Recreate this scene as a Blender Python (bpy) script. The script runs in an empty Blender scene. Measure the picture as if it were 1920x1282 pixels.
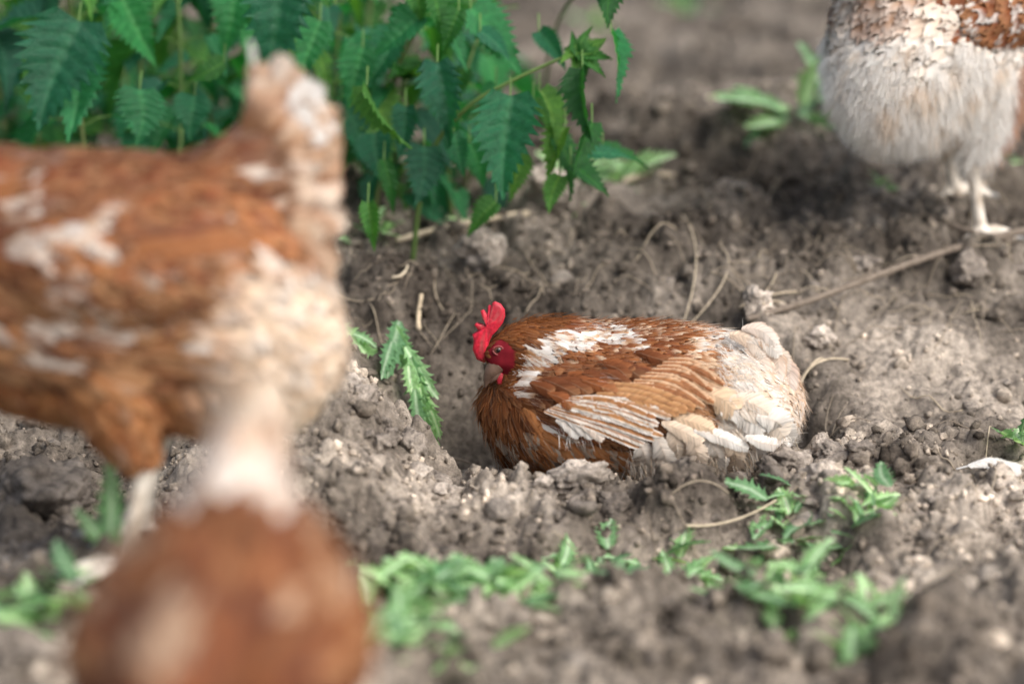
import bpy, bmesh, math, random, bisect
import numpy as np
from mathutils import Vector, Matrix, noise
from mathutils.bvhtree import BVHTree

R = math.radians
scene = bpy.context.scene
C = scene.collection
random.seed(7)
np.random.seed(7)

# ------------------------------------------------------------------ camera, sky, light
CAM_H, PITCH, FPX = 0.856, R(15.3), 4533.0
cam_data = bpy.data.cameras.new('camera')
cam = bpy.data.objects.new('camera', cam_data)
C.objects.link(cam)
cam.location = (0, 0, CAM_H)
cam.rotation_euler = (R(90) - PITCH, 0, 0)
cam_data.lens = 85
cam_data.sensor_width = 36
cam_data.clip_start = 0.05
cam_data.clip_end = 400
cam_data.dof.use_dof = True
cam_data.dof.focus_distance = 2.76
cam_data.dof.aperture_fstop = 1.5
scene.camera = cam

world = bpy.data.worlds.new('World')
scene.world = world
world.use_nodes = True
wn = world.node_tree
wn.nodes.clear()
wo = wn.nodes.new('ShaderNodeOutputWorld')
wb = wn.nodes.new('ShaderNodeBackground')
sky = wn.nodes.new('ShaderNodeTexSky')
sky.sky_type = 'NISHITA'
sky.sun_disc = False
SUN_EL, SUN_AZ = 46.0, 134.0           # behind the camera's right shoulder (azimuth from +Y, clockwise)
sky.sun_elevation = R(SUN_EL)
sky.sun_rotation = R(SUN_AZ)
sky.air_density = 1.0
sky.dust_density = 4.0
sky.ozone_density = 0.6
whs = wn.nodes.new('ShaderNodeHueSaturation')   # overcast: the cloud layer greys the sky
whs.inputs['Saturation'].default_value = 0.62
wn.links.new(sky.outputs['Color'], whs.inputs['Color'])
wn.links.new(whs.outputs['Color'], wb.inputs['Color'])
wb.inputs['Strength'].default_value = 0.10
wn.links.new(wb.outputs['Background'], wo.inputs['Surface'])

sl = bpy.data.lights.new('sun', 'SUN')
sl.energy = 1.5
sl.angle = R(42)
sl.color = (1.0, 0.96, 0.90)
sun = bpy.data.objects.new('sun', sl)
C.objects.link(sun)
az, el = R(SUN_AZ), R(SUN_EL)
to_sun = Vector((math.sin(az) * math.cos(el), math.cos(az) * math.cos(el), math.sin(el)))
sun.rotation_euler = to_sun.to_track_quat('Z', 'Y').to_euler()
sun.location = to_sun * 20

vs = scene.view_settings
vs.view_transform = 'Standard'
vs.look = 'None'
vs.exposure = 1.02
vs.gamma = 1.0
scene.cycles.use_denoising = True
scene.cycles.max_bounces = 6
scene.cycles.transparent_max_bounces = 4


def at(px, py, d):
    """world point seen at pixel (px, py) of the 1920 px photograph, d metres away along the lens axis"""
    v = (641.0 - py) / FPX * d
    return Vector(((px - 960.0) / FPX * d,
                   d * math.cos(PITCH) + v * math.sin(PITCH),
                   CAM_H - d * math.sin(PITCH) + v * math.cos(PITCH)))


# ------------------------------------------------------------------ helpers
def tag(o, label=None, cat=None, group=None, kind=None):
    if label: o['label'] = label
    if cat: o['category'] = cat
    if group: o['group'] = group
    if kind: o['kind'] = kind
    return o


def empty(name, loc=(0, 0, 0)):
    o = bpy.data.objects.new(name, None)
    C.objects.link(o)
    o.location = loc
    o.empty_display_size = 0.02
    return o


def link(name, me, mat=None, parent=None):
    o = bpy.data.objects.new(name, me)
    C.objects.link(o)
    if mat is not None and len(me.materials) == 0:
        me.materials.append(mat)
    if parent is not None:
        o.parent = parent
    return o


def mesh_np(name, verts, faces, cols=None, uvs=None, smooth=True):
    """verts (N,3); faces: (M,k) int array or list; cols (N,3) point colours; uvs (N,2) per point"""
    me = bpy.data.meshes.new(name)
    verts = np.asarray(verts, dtype=np.float32)
    if isinstance(faces, np.ndarray):
        k = faces.shape[1]
        me.vertices.add(len(verts))
        me.vertices.foreach_set('co', verts.ravel())
        me.loops.add(faces.size)
        me.loops.foreach_set('vertex_index', faces.astype(np.int32).ravel())
        me.polygons.add(len(faces))
        me.polygons.foreach_set('loop_start', np.arange(0, faces.size, k, dtype=np.int32))
        me.update(calc_edges=True)
    else:
        me.from_pydata([tuple(map(float, v)) for v in verts], [], faces)
    if smooth:
        me.polygons.foreach_set('use_smooth', np.ones(len(me.polygons), dtype=bool))
    if cols is not None:
        ca = me.color_attributes.new('Col', 'FLOAT_COLOR', 'POINT')
        c4 = np.ones((len(verts), 4), dtype=np.float32)
        c4[:, :3] = cols
        ca.data.foreach_set('color', c4.ravel())
    if uvs is not None:
        ul = me.uv_layers.new(name='UVMap')
        li = np.zeros(len(me.loops), dtype=np.int32)
        me.loops.foreach_get('vertex_index', li)
        ul.data.foreach_set('uv', np.asarray(uvs, dtype=np.float32)[li].ravel())
    me.validate(verbose=False)
    me.update()
    return me


def sm(a, b, x):
    t = np.clip((x - a) / (b - a), 0, 1)
    return t * t * (3 - 2 * t)


def smf(a, b, x):
    t = min(1.0, max(0.0, (x - a) / (b - a)))
    return t * t * (3 - 2 * t)


def mixc(a, b, t):
    return tuple(a[i] + (b[i] - a[i]) * t for i in range(3))


def catmull(P, n):
    """P: (k,m) control rows -> (n,m) smooth rows"""
    P = np.asarray(P, dtype=float)
    k = len(P)
    out = []
    for s in np.linspace(0, k - 1, n):
        i = min(int(s), k - 2)
        t = s - i
        p0 = P[max(i - 1, 0)]; p1 = P[i]; p2 = P[i + 1]; p3 = P[min(i + 2, k - 1)]
        out.append(0.5 * ((2 * p1) + (-p0 + p2) * t + (2 * p0 - 5 * p1 + 4 * p2 - p3) * t * t
                          + (-p0 + 3 * p1 - 3 * p2 + p3) * t ** 3))
    return np.array(out)


def tube(pts, radii, n=8, steps=None, wob=0.0, seed=0):
    """swept tube -> verts, faces(list)"""
    rows = np.array([list(p) + [r] for p, r in zip(pts, radii)])
    if steps: rows = catmull(rows, steps)
    rng = random.Random(seed)
    vs_, fs = [], []
    prev = None
    m = len(rows)
    for i in range(m):
        p = Vector(rows[i, :3])
        t = Vector(rows[min(i + 1, m - 1), :3] - rows[max(i - 1, 0), :3]).normalized()
        if prev is None:
            a = t.orthogonal().normalized()
        else:
            a = (prev - t * prev.dot(t)).normalized()
        prev = a
        b = t.cross(a)
        r = max(rows[i, 3], 1e-5) * (1 + rng.uniform(-wob, wob))
        for j in range(n):
            an = 2 * math.pi * j / n
            vs_.append(p + (a * math.cos(an) + b * math.sin(an)) * r)
    for i in range(m - 1):
        for j in range(n):
            fs.append((i * n + j, i * n + (j + 1) % n, (i + 1) * n + (j + 1) % n, (i + 1) * n + j))
    fs.append(tuple(range(n - 1, -1, -1)))
    fs.append(tuple(range((m - 1) * n, m * n)))
    return vs_, fs


class Soup:
    def __init__(self): self.v, self.f, self.c = [], [], []
    def add(self, vs_, fs, col=(1, 1, 1)):
        o = len(self.v)
        self.v += [tuple(v) for v in vs_]
        self.f += [tuple(i + o for i in f) for f in fs]
        self.c += [col] * len(vs_)
    def mesh(self, name): return mesh_np(name, np.array(self.v), self.f, np.array(self.c))


# ------------------------------------------------------------------ materials
def new_mat(name):
    m = bpy.data.materials.new(name)
    m.use_nodes = True
    nt = m.node_tree
    b = nt.nodes['Principled BSDF']
    return m, nt, b


def N(nt, t, **kw):
    n = nt.nodes.new(t)
    for k, v in kw.items():
        if k in n.inputs: n.inputs[k].default_value = v
        else: setattr(n, k, v)
    return n


def ramp(nt, stops):
    r = nt.nodes.new('ShaderNodeValToRGB')
    e = r.color_ramp.elements
    while len(e) < len(stops): e.new(0.5)
    for i, (p, c) in enumerate(stops):
        e[i].position = p
        e[i].color = (*c, 1) if len(c) == 3 else c
    return r


def mat_soil(name, tint=(1, 1, 1), attr=False):
    m, nt, b = new_mat(name)
    L = nt.links.new
    tc = N(nt, 'ShaderNodeTexCoord')
    geo = N(nt, 'ShaderNodeNewGeometry')
    n1 = N(nt, 'ShaderNodeTexNoise', Scale=5.0, Detail=6.0, Roughness=0.6)
    n2 = N(nt, 'ShaderNodeTexNoise', Scale=90.0, Detail=8.0, Roughness=0.7)
    n3 = N(nt, 'ShaderNodeTexNoise', Scale=420.0, Detail=4.0, Roughness=0.7)
    for n in (n1, n2, n3): L(geo.outputs['Position'], n.inputs['Vector'])
    def T(c): return tuple(c[i] * tint[i] for i in range(3))
    r1 = ramp(nt, [(0.36, T((0.056, 0.047, 0.040))), (0.5, T((0.138, 0.119, 0.102))), (0.62, T((0.285, 0.249, 0.216)))])
    L(n1.outputs['Fac'], r1.inputs['Fac'])
    r2 = ramp(nt, [(0.32, (0.30, 0.29, 0.28)), (0.5, (1, 1, 1)), (0.70, (1.75, 1.73, 1.70))])
    L(n2.outputs['Fac'], r2.inputs['Fac'])
    mx = N(nt, 'ShaderNodeMixRGB', blend_type='MULTIPLY')
    mx.inputs['Fac'].default_value = 0.85
    L(r1.outputs['Color'], mx.inputs['Color1']); L(r2.outputs['Color'], mx.inputs['Color2'])
    r3 = ramp(nt, [(0.28, (0.5, 0.5, 0.5)), (0.5, (1, 1, 1)), (0.75, (1.45, 1.45, 1.45))])
    L(n3.outputs['Fac'], r3.inputs['Fac'])
    mx2 = N(nt, 'ShaderNodeMixRGB', blend_type='MULTIPLY')
    mx2.inputs['Fac'].default_value = 0.6
    L(mx.outputs['Color'], mx2.inputs['Color1']); L(r3.outputs['Color'], mx2.inputs['Color2'])
    oi = N(nt, 'ShaderNodeObjectInfo')
    mr = N(nt, 'ShaderNodeMapRange')
    mr.inputs['To Min'].default_value = 0.85; mr.inputs['To Max'].default_value = 1.2
    L(oi.outputs['Random'], mr.inputs['Value'])
    hs = N(nt, 'ShaderNodeHueSaturation')
    L(mx2.outputs['Color'], hs.inputs['Color'])
    if attr == 'col':
        vc = N(nt, 'ShaderNodeVertexColor', layer_name='Col')
        m3 = N(nt, 'ShaderNodeMixRGB', blend_type='MULTIPLY'); m3.inputs['Fac'].default_value = 1
        L(mx2.outputs['Color'], m3.inputs['Color1']); L(vc.outputs['Color'], m3.inputs['Color2'])
        L(m3.outputs['Color'], hs.inputs['Color'])
    elif attr: L(mr.outputs['Result'], hs.inputs['Value'])
    L(hs.outputs['Color'], b.inputs['Base Color'])
    b.inputs['Roughness'].default_value = 0.95
    b.inputs['Specular IOR Level'].default_value = 0.12
    bp = N(nt, 'ShaderNodeBump', Strength=0.9, Distance=0.004)
    ad = N(nt, 'ShaderNodeMath', operation='ADD')
    L(n2.outputs['Fac'], ad.inputs[0])
    ml = N(nt, 'ShaderNodeMath', operation='MULTIPLY'); ml.inputs[1].default_value = 0.4
    L(n3.outputs['Fac'], ml.inputs[0]); L(ml.outputs[0], ad.inputs[1])
    L(ad.outputs[0], bp.inputs['Height'])
    L(bp.outputs['Normal'], b.inputs['Normal'])
    return m


def mat_feather(name, trans=0.25, streak=0.24, rough=0.7):
    m, nt, b = new_mat(name)
    L = nt.links.new
    at_ = N(nt, 'ShaderNodeVertexColor', layer_name='Col')
    uv = N(nt, 'ShaderNodeUVMap', uv_map='UVMap')
    sp = N(nt, 'ShaderNodeSeparateXYZ')
    L(uv.outputs['UV'], sp.inputs[0])
    nz = N(nt, 'ShaderNodeTexNoise', noise_dimensions='1D', Scale=1.0, Detail=3.0, Roughness=0.65)
    L(sp.outputs['X'], nz.inputs['W'])
    r = ramp(nt, [(0.28, (1 - streak,) * 3), (0.52, (1, 1, 1)), (0.75, (1 + streak * 0.55,) * 3)])
    L(nz.outputs['Fac'], r.inputs['Fac'])
    mx = N(nt, 'ShaderNodeMixRGB', blend_type='MULTIPLY')
    mx.inputs['Fac'].default_value = 1.0
    L(at_.outputs['Color'], mx.inputs['Color1']); L(r.outputs['Color'], mx.inputs['Color2'])
    ab = N(nt, 'ShaderNodeMath', operation='ABSOLUTE'); L(sp.outputs['Y'], ab.inputs[0])
    rc = N(nt, 'ShaderNodeMapRange'); rc.inputs['From Min'].default_value = 0.03; rc.inputs['From Max'].default_value = 0.11
    rc.inputs['To Min'].default_value = 0.18; rc.inputs['To Max'].default_value = 0.0
    L(ab.outputs[0], rc.inputs['Value'])
    rch = N(nt, 'ShaderNodeMixRGB')
    rch.inputs['Color2'].default_value = (0.62, 0.47, 0.33, 1)
    L(rc.outputs['Result'], rch.inputs['Fac']); L(mx.outputs['Color'], rch.inputs['Color1'])
    L(rch.outputs['Color'], b.inputs['Base Color'])
    b.inputs['Roughness'].default_value = rough
    b.inputs['Specular IOR Level'].default_value = 0.25
    bp = N(nt, 'ShaderNodeBump', Strength=0.2, Distance=0.0006)
    L(nz.outputs['Fac'], bp.inputs['Height']); L(bp.outputs['Normal'], b.inputs['Normal'])
    tr = N(nt, 'ShaderNodeBsdfTranslucent'); L(rch.outputs['Color'], tr.inputs['Color'])
    ms = N(nt, 'ShaderNodeMixShader'); ms.inputs[0].default_value = trans
    L(b.outputs[0], ms.inputs[1]); L(tr.outputs[0], ms.inputs[2])
    L(ms.outputs[0], nt.nodes['Material Output'].inputs['Surface'])
    return m


def mat_attr(name, rough=0.7, spec=0.2, bump=None, trans=0.0, sss=0.0):
    m, nt, b = new_mat(name)
    L = nt.links.new
    at_ = N(nt, 'ShaderNodeVertexColor', layer_name='Col')
    src = at_.outputs['Color']
    if bump:
        tc = N(nt, 'ShaderNodeTexCoord')
        nz = N(nt, 'ShaderNodeTexNoise', Scale=bump, Detail=5.0, Roughness=0.65)
        L(tc.outputs['Object'], nz.inputs['Vector'])
        bp = N(nt, 'ShaderNodeBump', Strength=0.6, Distance=0.0015)
        L(nz.outputs['Fac'], bp.inputs['Height']); L(bp.outputs['Normal'], b.inputs['Normal'])
        r = ramp(nt, [(0.3, (0.68, 0.66, 0.64)), (0.5, (1, 1, 1)), (0.7, (1.25, 1.25, 1.25))])
        L(nz.outputs['Fac'], r.inputs['Fac'])
        mx = N(nt, 'ShaderNodeMixRGB', blend_type='MULTIPLY'); mx.inputs['Fac'].default_value = 0.9
        L(src, mx.inputs['Color1']); L(r.outputs['Color'], mx.inputs['Color2'])
        src = mx.outputs['Color']
    L(src, b.inputs['Base Color'])
    b.inputs['Roughness'].default_value = rough
    b.inputs['Specular IOR Level'].default_value = spec
    if sss:
        b.inputs['Subsurface Weight'].default_value = sss
        b.inputs['Subsurface Radius'].default_value = (0.006, 0.0015, 0.001)
        b.inputs['Subsurface Scale'].default_value = 1.0
    if trans:
        tr = N(nt, 'ShaderNodeBsdfTranslucent'); L(src, tr.inputs['Color'])
        ms = N(nt, 'ShaderNodeMixShader'); ms.inputs[0].default_value = trans
        L(b.outputs[0], ms.inputs[1]); L(tr.outputs[0], ms.inputs[2])
        L(ms.outputs[0], nt.nodes['Material Output'].inputs['Surface'])
    return m


def mat_leaf(name, tint, ttint, trans=0.35, rough=0.38, spec=0.5):
    m, nt, b = new_mat(name)
    L = nt.links.new
    at_ = N(nt, 'ShaderNodeVertexColor', layer_name='Col')
    oi = N(nt, 'ShaderNodeObjectInfo')
    tc = N(nt, 'ShaderNodeTexCoord')
    nz = N(nt, 'ShaderNodeTexNoise', Scale=14.0, Detail=5.0, Roughness=0.6)
    L(tc.outputs['Object'], nz.inputs['Vector'])
    r = ramp(nt, [(0.3, (0.72, 0.75, 0.72)), (0.5, (1, 1, 1)), (0.72, (1.22, 1.18, 1.2))])
    L(nz.outputs['Fac'], r.inputs['Fac'])
    mx = N(nt, 'ShaderNodeMixRGB', blend_type='MULTIPLY'); mx.inputs['Fac'].default_value = 1
    L(at_.outputs['Color'], mx.inputs['Color1']); L(r.outputs['Color'], mx.inputs['Color2'])
    mt = N(nt, 'ShaderNodeMixRGB', blend_type='MULTIPLY'); mt.inputs['Fac'].default_value = 1
    L(mx.outputs['Color'], mt.inputs['Color1']); mt.inputs['Color2'].default_value = (*tint, 1)
    hs = N(nt, 'ShaderNodeHueSaturation')
    mr = N(nt, 'ShaderNodeMapRange'); mr.inputs['To Min'].default_value = 0.65; mr.inputs['To Max'].default_value = 1.6
    L(oi.outputs['Random'], mr.inputs['Value']); L(mr.outputs['Result'], hs.inputs['Value'])
    mh = N(nt, 'ShaderNodeMapRange'); mh.inputs['To Min'].default_value = 0.52; mh.inputs['To Max'].default_value = 0.455
    L(oi.outputs['Random'], mh.inputs['Value']); L(mh.outputs['Result'], hs.inputs['Hue'])
    L(mt.outputs['Color'], hs.inputs['Color'])
    L(hs.outputs['Color'], b.inputs['Base Color'])
    b.inputs['Roughness'].default_value = rough
    b.inputs['Specular IOR Level'].default_value = spec
    bp = N(nt, 'ShaderNodeBump', Strength=0.4, Distance=0.02)
    nz2 = N(nt, 'ShaderNodeTexNoise', Scale=60.0, Detail=3.0)
    L(tc.outputs['Object'], nz2.inputs['Vector'])
    L(nz2.outputs['Fac'], bp.inputs['Height']); L(bp.outputs['Normal'], b.inputs['Normal'])
    tt = N(nt, 'ShaderNodeMixRGB', blend_type='MULTIPLY'); tt.inputs['Fac'].default_value = 1
    L(hs.outputs['Color'], tt.inputs['Color1']); tt.inputs['Color2'].default_value = (*ttint, 1)
    tr = N(nt, 'ShaderNodeBsdfTranslucent'); L(tt.outputs['Color'], tr.inputs['Color'])
    ms = N(nt, 'ShaderNodeMixShader'); ms.inputs[0].default_value = trans
    L(b.outputs[0], ms.inputs[1]); L(tr.outputs[0], ms.inputs[2])
    L(ms.outputs[0], nt.nodes['Material Output'].inputs['Surface'])
    return m


M_SOIL = mat_soil('soil', (1, 1, 1), 'col')
M_CLOD = mat_soil('clod_soil', (1.5, 1.5, 1.5), True)
M_PALE = mat_soil('dry_clod_soil', (2.0, 2.0, 2.0), True)
M_CRUMB = mat_soil('crumb_soil', (1.0, 1.0, 1.0), 'col')
M_FEATHER = mat_feather('feather')
M_FLUFF = mat_attr('fluff', 0.8, 0.1, trans=0.5)
M_SKIN = mat_attr('down_skin', 0.9, 0.05)
M_COMB = mat_attr('comb_skin', 0.42, 0.4, bump=260.0, sss=0.25)
M_HORN = mat_attr('horn', 0.5, 0.3, bump=90.0)
M_LEG = mat_attr('leg_skin', 0.65, 0.25, bump=160.0)
M_EYE = mat_attr('eye', 0.12, 0.5)
M_NETTLE = mat_leaf('nettle_leaf', (1.25, 1.25, 1.2), (1.6, 1.9, 0.7), 0.40)
M_YOUNG = mat_leaf('young_leaf', (2.3, 1.55, 0.55), (1.5, 1.5, 0.6), 0.45)
M_WEED = mat_leaf('weed_leaf', (2.4, 2.0, 2.5), (1.3, 1.4, 0.8), 0.35)
M_STEM = mat_attr('plant_stem', 0.55, 0.3, bump=60.0)
M_TWIG = mat_attr('twig_bark', 0.9, 0.1, bump=120.0)


# ------------------------------------------------------------------ terrain
PERM = np.random.RandomState(3).permutation(4096)


def _hash(ix, iy, s=0):
    return PERM[(PERM[(PERM[(ix + s * 131) & 4095] + iy) & 4095] + s * 17) & 4095] / 4096.0


def pnoise(x, y, s=0):
    ix = np.floor(x).astype(int); iy = np.floor(y).astype(int)
    fx = x - ix; fy = y - iy
    ux = fx * fx * fx * (fx * (fx * 6 - 15) + 10); uy = fy * fy * fy * (fy * (fy * 6 - 15) + 10)
    def g(i, j):
        a = _hash(ix + i, iy + j, s) * 2 * np.pi
        return np.cos(a) * (fx - i) + np.sin(a) * (fy - j)
    return (g(0, 0) * (1 - ux) + g(1, 0) * ux) * (1 - uy) + (g(0, 1) * (1 - ux) + g(1, 1) * ux) * uy


def fbm(x, y, o=4, s=0, gain=0.5):
    v, a = 0, 1.0
    for i in range(o):
        v = v + a * pnoise(x * 2 ** i, y * 2 ** i, s + i * 7)
        a *= gain
    return v


def clods(x, y, cell, s, prob=0.6):
    """bed of rounded lumps: highest dome over each point"""
    wx = x + cell * 0.45 * pnoise(x / cell * 1.7, y / cell * 1.7, s + 50)
    wy = y + cell * 0.45 * pnoise(x / cell * 1.7 + 9, y / cell * 1.7, s + 51)
    ix = np.floor(wx / cell).astype(int); iy = np.floor(wy / cell).astype(int)
    h = np.zeros_like(x)
    for i in (-1, 0, 1):
        for j in (-1, 0, 1):
            a, b = ix + i, iy + j
            cx = (a + _hash(a, b, s)) * cell; cy = (b + _hash(a, b, s + 1)) * cell
            r = cell * (0.25 + 0.62 * _hash(a, b, s + 2) ** 1.5)
            on = _hash(a, b, s + 3) < prob
            d2 = ((wx - cx) ** 2 + (wy - cy) ** 2) / (r * r)
            dome = np.where(on & (d2 < 1), r * np.sqrt(np.maximum(0, 1 - d2)), 0)
            h = np.maximum(h, dome)
    return h


def gz_macro(x, y):
    z = -0.005 + 0.155 * sm(2.68, 3.14, y) - 0.03 * sm(3.6, 5.0, y)
    z = z + 0.03 * fbm(x * 2.3, y * 2.3, 3, 11) * sm(0.2, 0.6, np.abs(x - 0.1) + np.abs(y - 2.7) * 1.5)
    def bump(cx, cy, rx, ry, h, rot=0.0):
        dx, dy = x - cx, y - cy
        c, s_ = math.cos(rot), math.sin(rot)
        u, v = (dx * c + dy * s_) / rx, (-dx * s_ + dy * c) / ry
        return h * np.exp(-(u * u + v * v))
    z = z + bump(-0.20, 2.60, 0.095, 0.15, 0.10)            # spoil heap left of the hollow
    z = z + bump(-0.30, 2.75, 0.12, 0.20, 0.04)
    z = z + bump(0.03, 2.515, 0.10, 0.05, 0.012) - bump(0.20, 2.57, 0.14, 0.07, 0.022) - bump(-0.06, 2.56, 0.06, 0.10, 0.030)            # front lip
    z = z + bump(0.50, 2.62, 0.20, 0.10, 0.030, 0.3)        # smooth shoulder right of the hen
    z = z - bump(0.20, 2.345, 0.24, 0.075, 0.065, 0.10)       # scrape in front of the lip
    z = z - bump(-0.42, 2.60, 0.12, 0.14, 0.03)
    z = z + bump(-0.35, 2.12, 0.16, 0.16, 0.062)            # rise under the chestnut hen
    z = z + bump(0.42, 3.62, 0.30, 0.30, 0.075)             # hummock under the toothed weed
    # dust bath hollow
    dx, dy = (x - 0.125), (y - 2.735)
    rr = np.sqrt((dx / 0.30) ** 2 + (dy / 0.185) ** 2) + 0.10 * pnoise(x * 9, y * 9, 23)
    z = z - 0.105 * sm(1.0, 0.45, rr)
    z = z - bump(-0.055, 2.70, 0.06, 0.075, 0.11)
    return z


def gz(x, y):
    x = np.asarray(x, dtype=float); y = np.asarray(y, dtype=float)
    z = gz_macro(x, y)
    inpit = sm(1.05, 0.6, np.sqrt(((x - 0.10) / 0.30) ** 2 + ((y - 2.735) / 0.18) ** 2))
    smooth_r = sm(0.34, 0.42, x) * sm(2.62, 2.70, y) * sm(3.02, 2.92, y)
    rough = 1 - 0.65 * inpit - 0.6 * smooth_r
    z = z + 0.014 * fbm(x * 9, y * 9, 4, 31) * (0.5 + 0.5 * rough)
    z = z + rough * (0.75 * clods(x, y, 0.064, 60, 0.42) + 0.85 * clods(x, y, 0.024, 70, 0.55))
    z = z + (0.35 + 0.65 * rough) * 0.8 * clods(x, y, 0.0105, 80, 0.65)
    z = z + 0.0022 * fbm(x * 110, y * 110, 3, 90)
    return z


def dryness(x, y):
    n_ = fbm(x * 6, y * 6, 3, 141)
    d = sm(2.78, 2.60, y + 0.06 * n_) * (0.75 + 0.5 * n_) + 0.55 * sm(0.30, 0.42, x) * sm(3.0, 2.85, y)
    d = np.maximum(d, 0.9 * np.exp(-(((x + 0.22) / 0.16) ** 2 + ((y - 2.68) / 0.22) ** 2)))
    t = 0.92 + 0.75 * np.clip(d, 0, 1.1)
    return np.stack([t, t * 0.985, t * 0.955], 1)


def bil(G, x, y):
    i = min(max(bisect.bisect_right(XL, x) - 1, 0), len(XL) - 2); j = min(max(bisect.bisect_right(YL, y) - 1, 0), len(YL) - 2)
    u = (x - XL[i]) / (XL[i + 1] - XL[i]); v = (y - YL[j]) / (YL[j + 1] - YL[j])
    return float((G[j, i] * (1 - u) + G[j, i + 1] * u) * (1 - v) + (G[j + 1, i] * (1 - u) + G[j + 1, i + 1] * u) * v)


def gzf(x, y): return bil(GZ2, x, y)
def gmf(x, y): return bil(GM2, x, y)


def on_ground(px, py):
    """the ground point seen at a pixel"""
    hi, st = 1.3, .02
    while hi < 30:
        p = at(px, py, hi)
        if p.z <= gmf(p.x, p.y) + .008: break
        hi += st
    for _ in range(8):
        st *= .5
        p = at(px, py, hi)
        hi += st if p.z > gmf(p.x, p.y) + .008 else -st
    p = at(px, py, hi)
    p.z = gzf(p.x, p.y)
    return p


def axis_coords(segs):
    out = []
    for a, b, st in segs:
        out.append(np.arange(a, b, st))
    return np.concatenate(out + [np.array([segs[-1][1]])])


def geo_coords(a, b, st, growth):
    v, out = a, []
    while v < b:
        out.append(v); v += st; st *= growth
    return np.array(out + [b])


right = geo_coords(0.66, 45, 0.004, 1.06)
xs = np.concatenate([-right[::-1], axis_coords([(-0.655, 0.655, 0.0030)])[:-1], right])
ys = np.concatenate([-geo_coords(-1.80, 30, 0.006, 1.10)[::-1][:-1], axis_coords([(1.805, 3.15, 0.0030)])[:-1],
                     geo_coords(3.15, 60, 0.003, 1.012)])
GX, GY = np.meshgrid(xs, ys)
GZ = gz(GX.ravel(), GY.ravel())
nx, ny = len(xs), len(ys)
XL, YL = xs.tolist(), ys.tolist()
GZ2 = GZ.reshape(ny, nx)
GM2 = gz_macro(GX.ravel(), GY.ravel()).reshape(ny, nx)
idx = np.arange(nx * ny).reshape(ny, nx)
quads = np.stack([idx[:-1, :-1].ravel(), idx[:-1, 1:].ravel(), idx[1:, 1:].ravel(), idx[1:, :-1].ravel()], 1)
ground = link('ground', mesh_np('ground', np.stack([GX.ravel(), GY.ravel(), GZ], 1), quads, dryness(GX.ravel(), GY.ravel())), M_SOIL)
tag(ground, 'dry grey brown crumbly soil with a dug out hollow', None, None, 'structure')


# ---- lumps of soil
def clod_mesh(name, seed, sub=3, squash=0.72, rough=0.28):
    bm = bmesh.new()
    bmesh.ops.create_icosphere(bm, subdivisions=sub, radius=1.0)
    o = Vector((seed * 7.3, seed * 3.1, seed * 1.7))
    rng = random.Random(seed)
    planes = [(Vector((rng.gauss(0, 1), rng.gauss(0, 1), rng.gauss(0, 1))).normalized(), rng.uniform(0.55, 0.9)) for _ in range(9)]
    for v in bm.verts:
        p = v.co.copy()
        for n_, d in planes:
            e = p.dot(n_) - d
            if e > 0: p -= n_ * e * 0.85
        k = 1 + rough * noise.noise(p * 1.6 + o) + rough * 0.55 * noise.noise(p * 4.1 + o) + rough * 0.35 * noise.noise(p * 9 + o)
        v.co = Vector((p.x * k, p.y * k, p.z * k * squash))
    me = bpy.data.meshes.new(name)
    bm.to_mesh(me); bm.free()
    me.polygons.foreach_set('use_smooth', np.ones(len(me.polygons), dtype=bool))
    me.materials.append(M_CLOD)
    return me


CLODS = [clod_mesh('clod', i + 1) for i in range(9)]
BIGCLODS = [clod_mesh('large_clod', i + 40, 5, 0.8, 0.36) for i in range(4)]
for _m in BIGCLODS: _m.materials[0] = M_PALE
RIMCLODS = [clod_mesh('rim_clod', i + 70, 4, 0.8, 0.42) for i in range(6)]
for _m in RIMCLODS: _m.materials[0] = M_PALE


def put_clod(name, me, p, r, parent=None, sink=0.35, rng=random):
    o = link(name, me, None, parent)
    o.location = (p[0], p[1], p[2] + r * (0.5 - sink))
    o.rotation_euler = (rng.uniform(-0.4, 0.4), rng.uniform(-0.4, 0.4), rng.uniform(0, 6.28))
    o.scale = (r * rng.uniform(0.8, 1.2), r * rng.uniform(0.8, 1.2), r * rng.uniform(0.75, 1.1))
    return o


rng = random.Random(21)
n = 0
while n < 235:
    if rng.random() < 0.75:
        px, py = rng.uniform(-40, 1960), rng.uniform(380, 1330)
    else:
        px, py = rng.uniform(560, 1960), rng.uniform(60, 400)
    if 900 < px < 1500 and 600 < py < 850: continue
    p = on_ground(px, py)
    ip = math.hypot((p.x - 0.1) / 0.3, (p.y - 2.735) / 0.18)
    if ip < 0.85: continue
    if p.x > 0.36 and 2.66 < p.y < 2.95 and rng.random() < 0.8: continue
    r = 0.0055 + 0.013 * rng.random() ** 2.6
    if p.y > 3.6: r *= 1.8
    put_clod('clod', rng.choice(CLODS), p, r, ground, rng=rng)
    n += 1

# chunky pale rim round the hollow
rim = catmull([(600, 600, 0), (690, 720, 0), (770, 850, 0), (870, 900, 0), (960, 880, 0), (1060, 890, 0), (1170, 905, 0), (1330, 905, 0), (1470, 880, 0), (1620, 830, 0)], 60)
for k in range(60):
    p = on_ground(rim[k][0] + rng.uniform(-22, 22), rim[k][1] + rng.uniform(-10, 45))
    put_clod('clod', rng.choice(RIMCLODS), p, 0.007 + 0.015 * rng.random() ** 1.6, ground, rng=rng)

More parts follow.
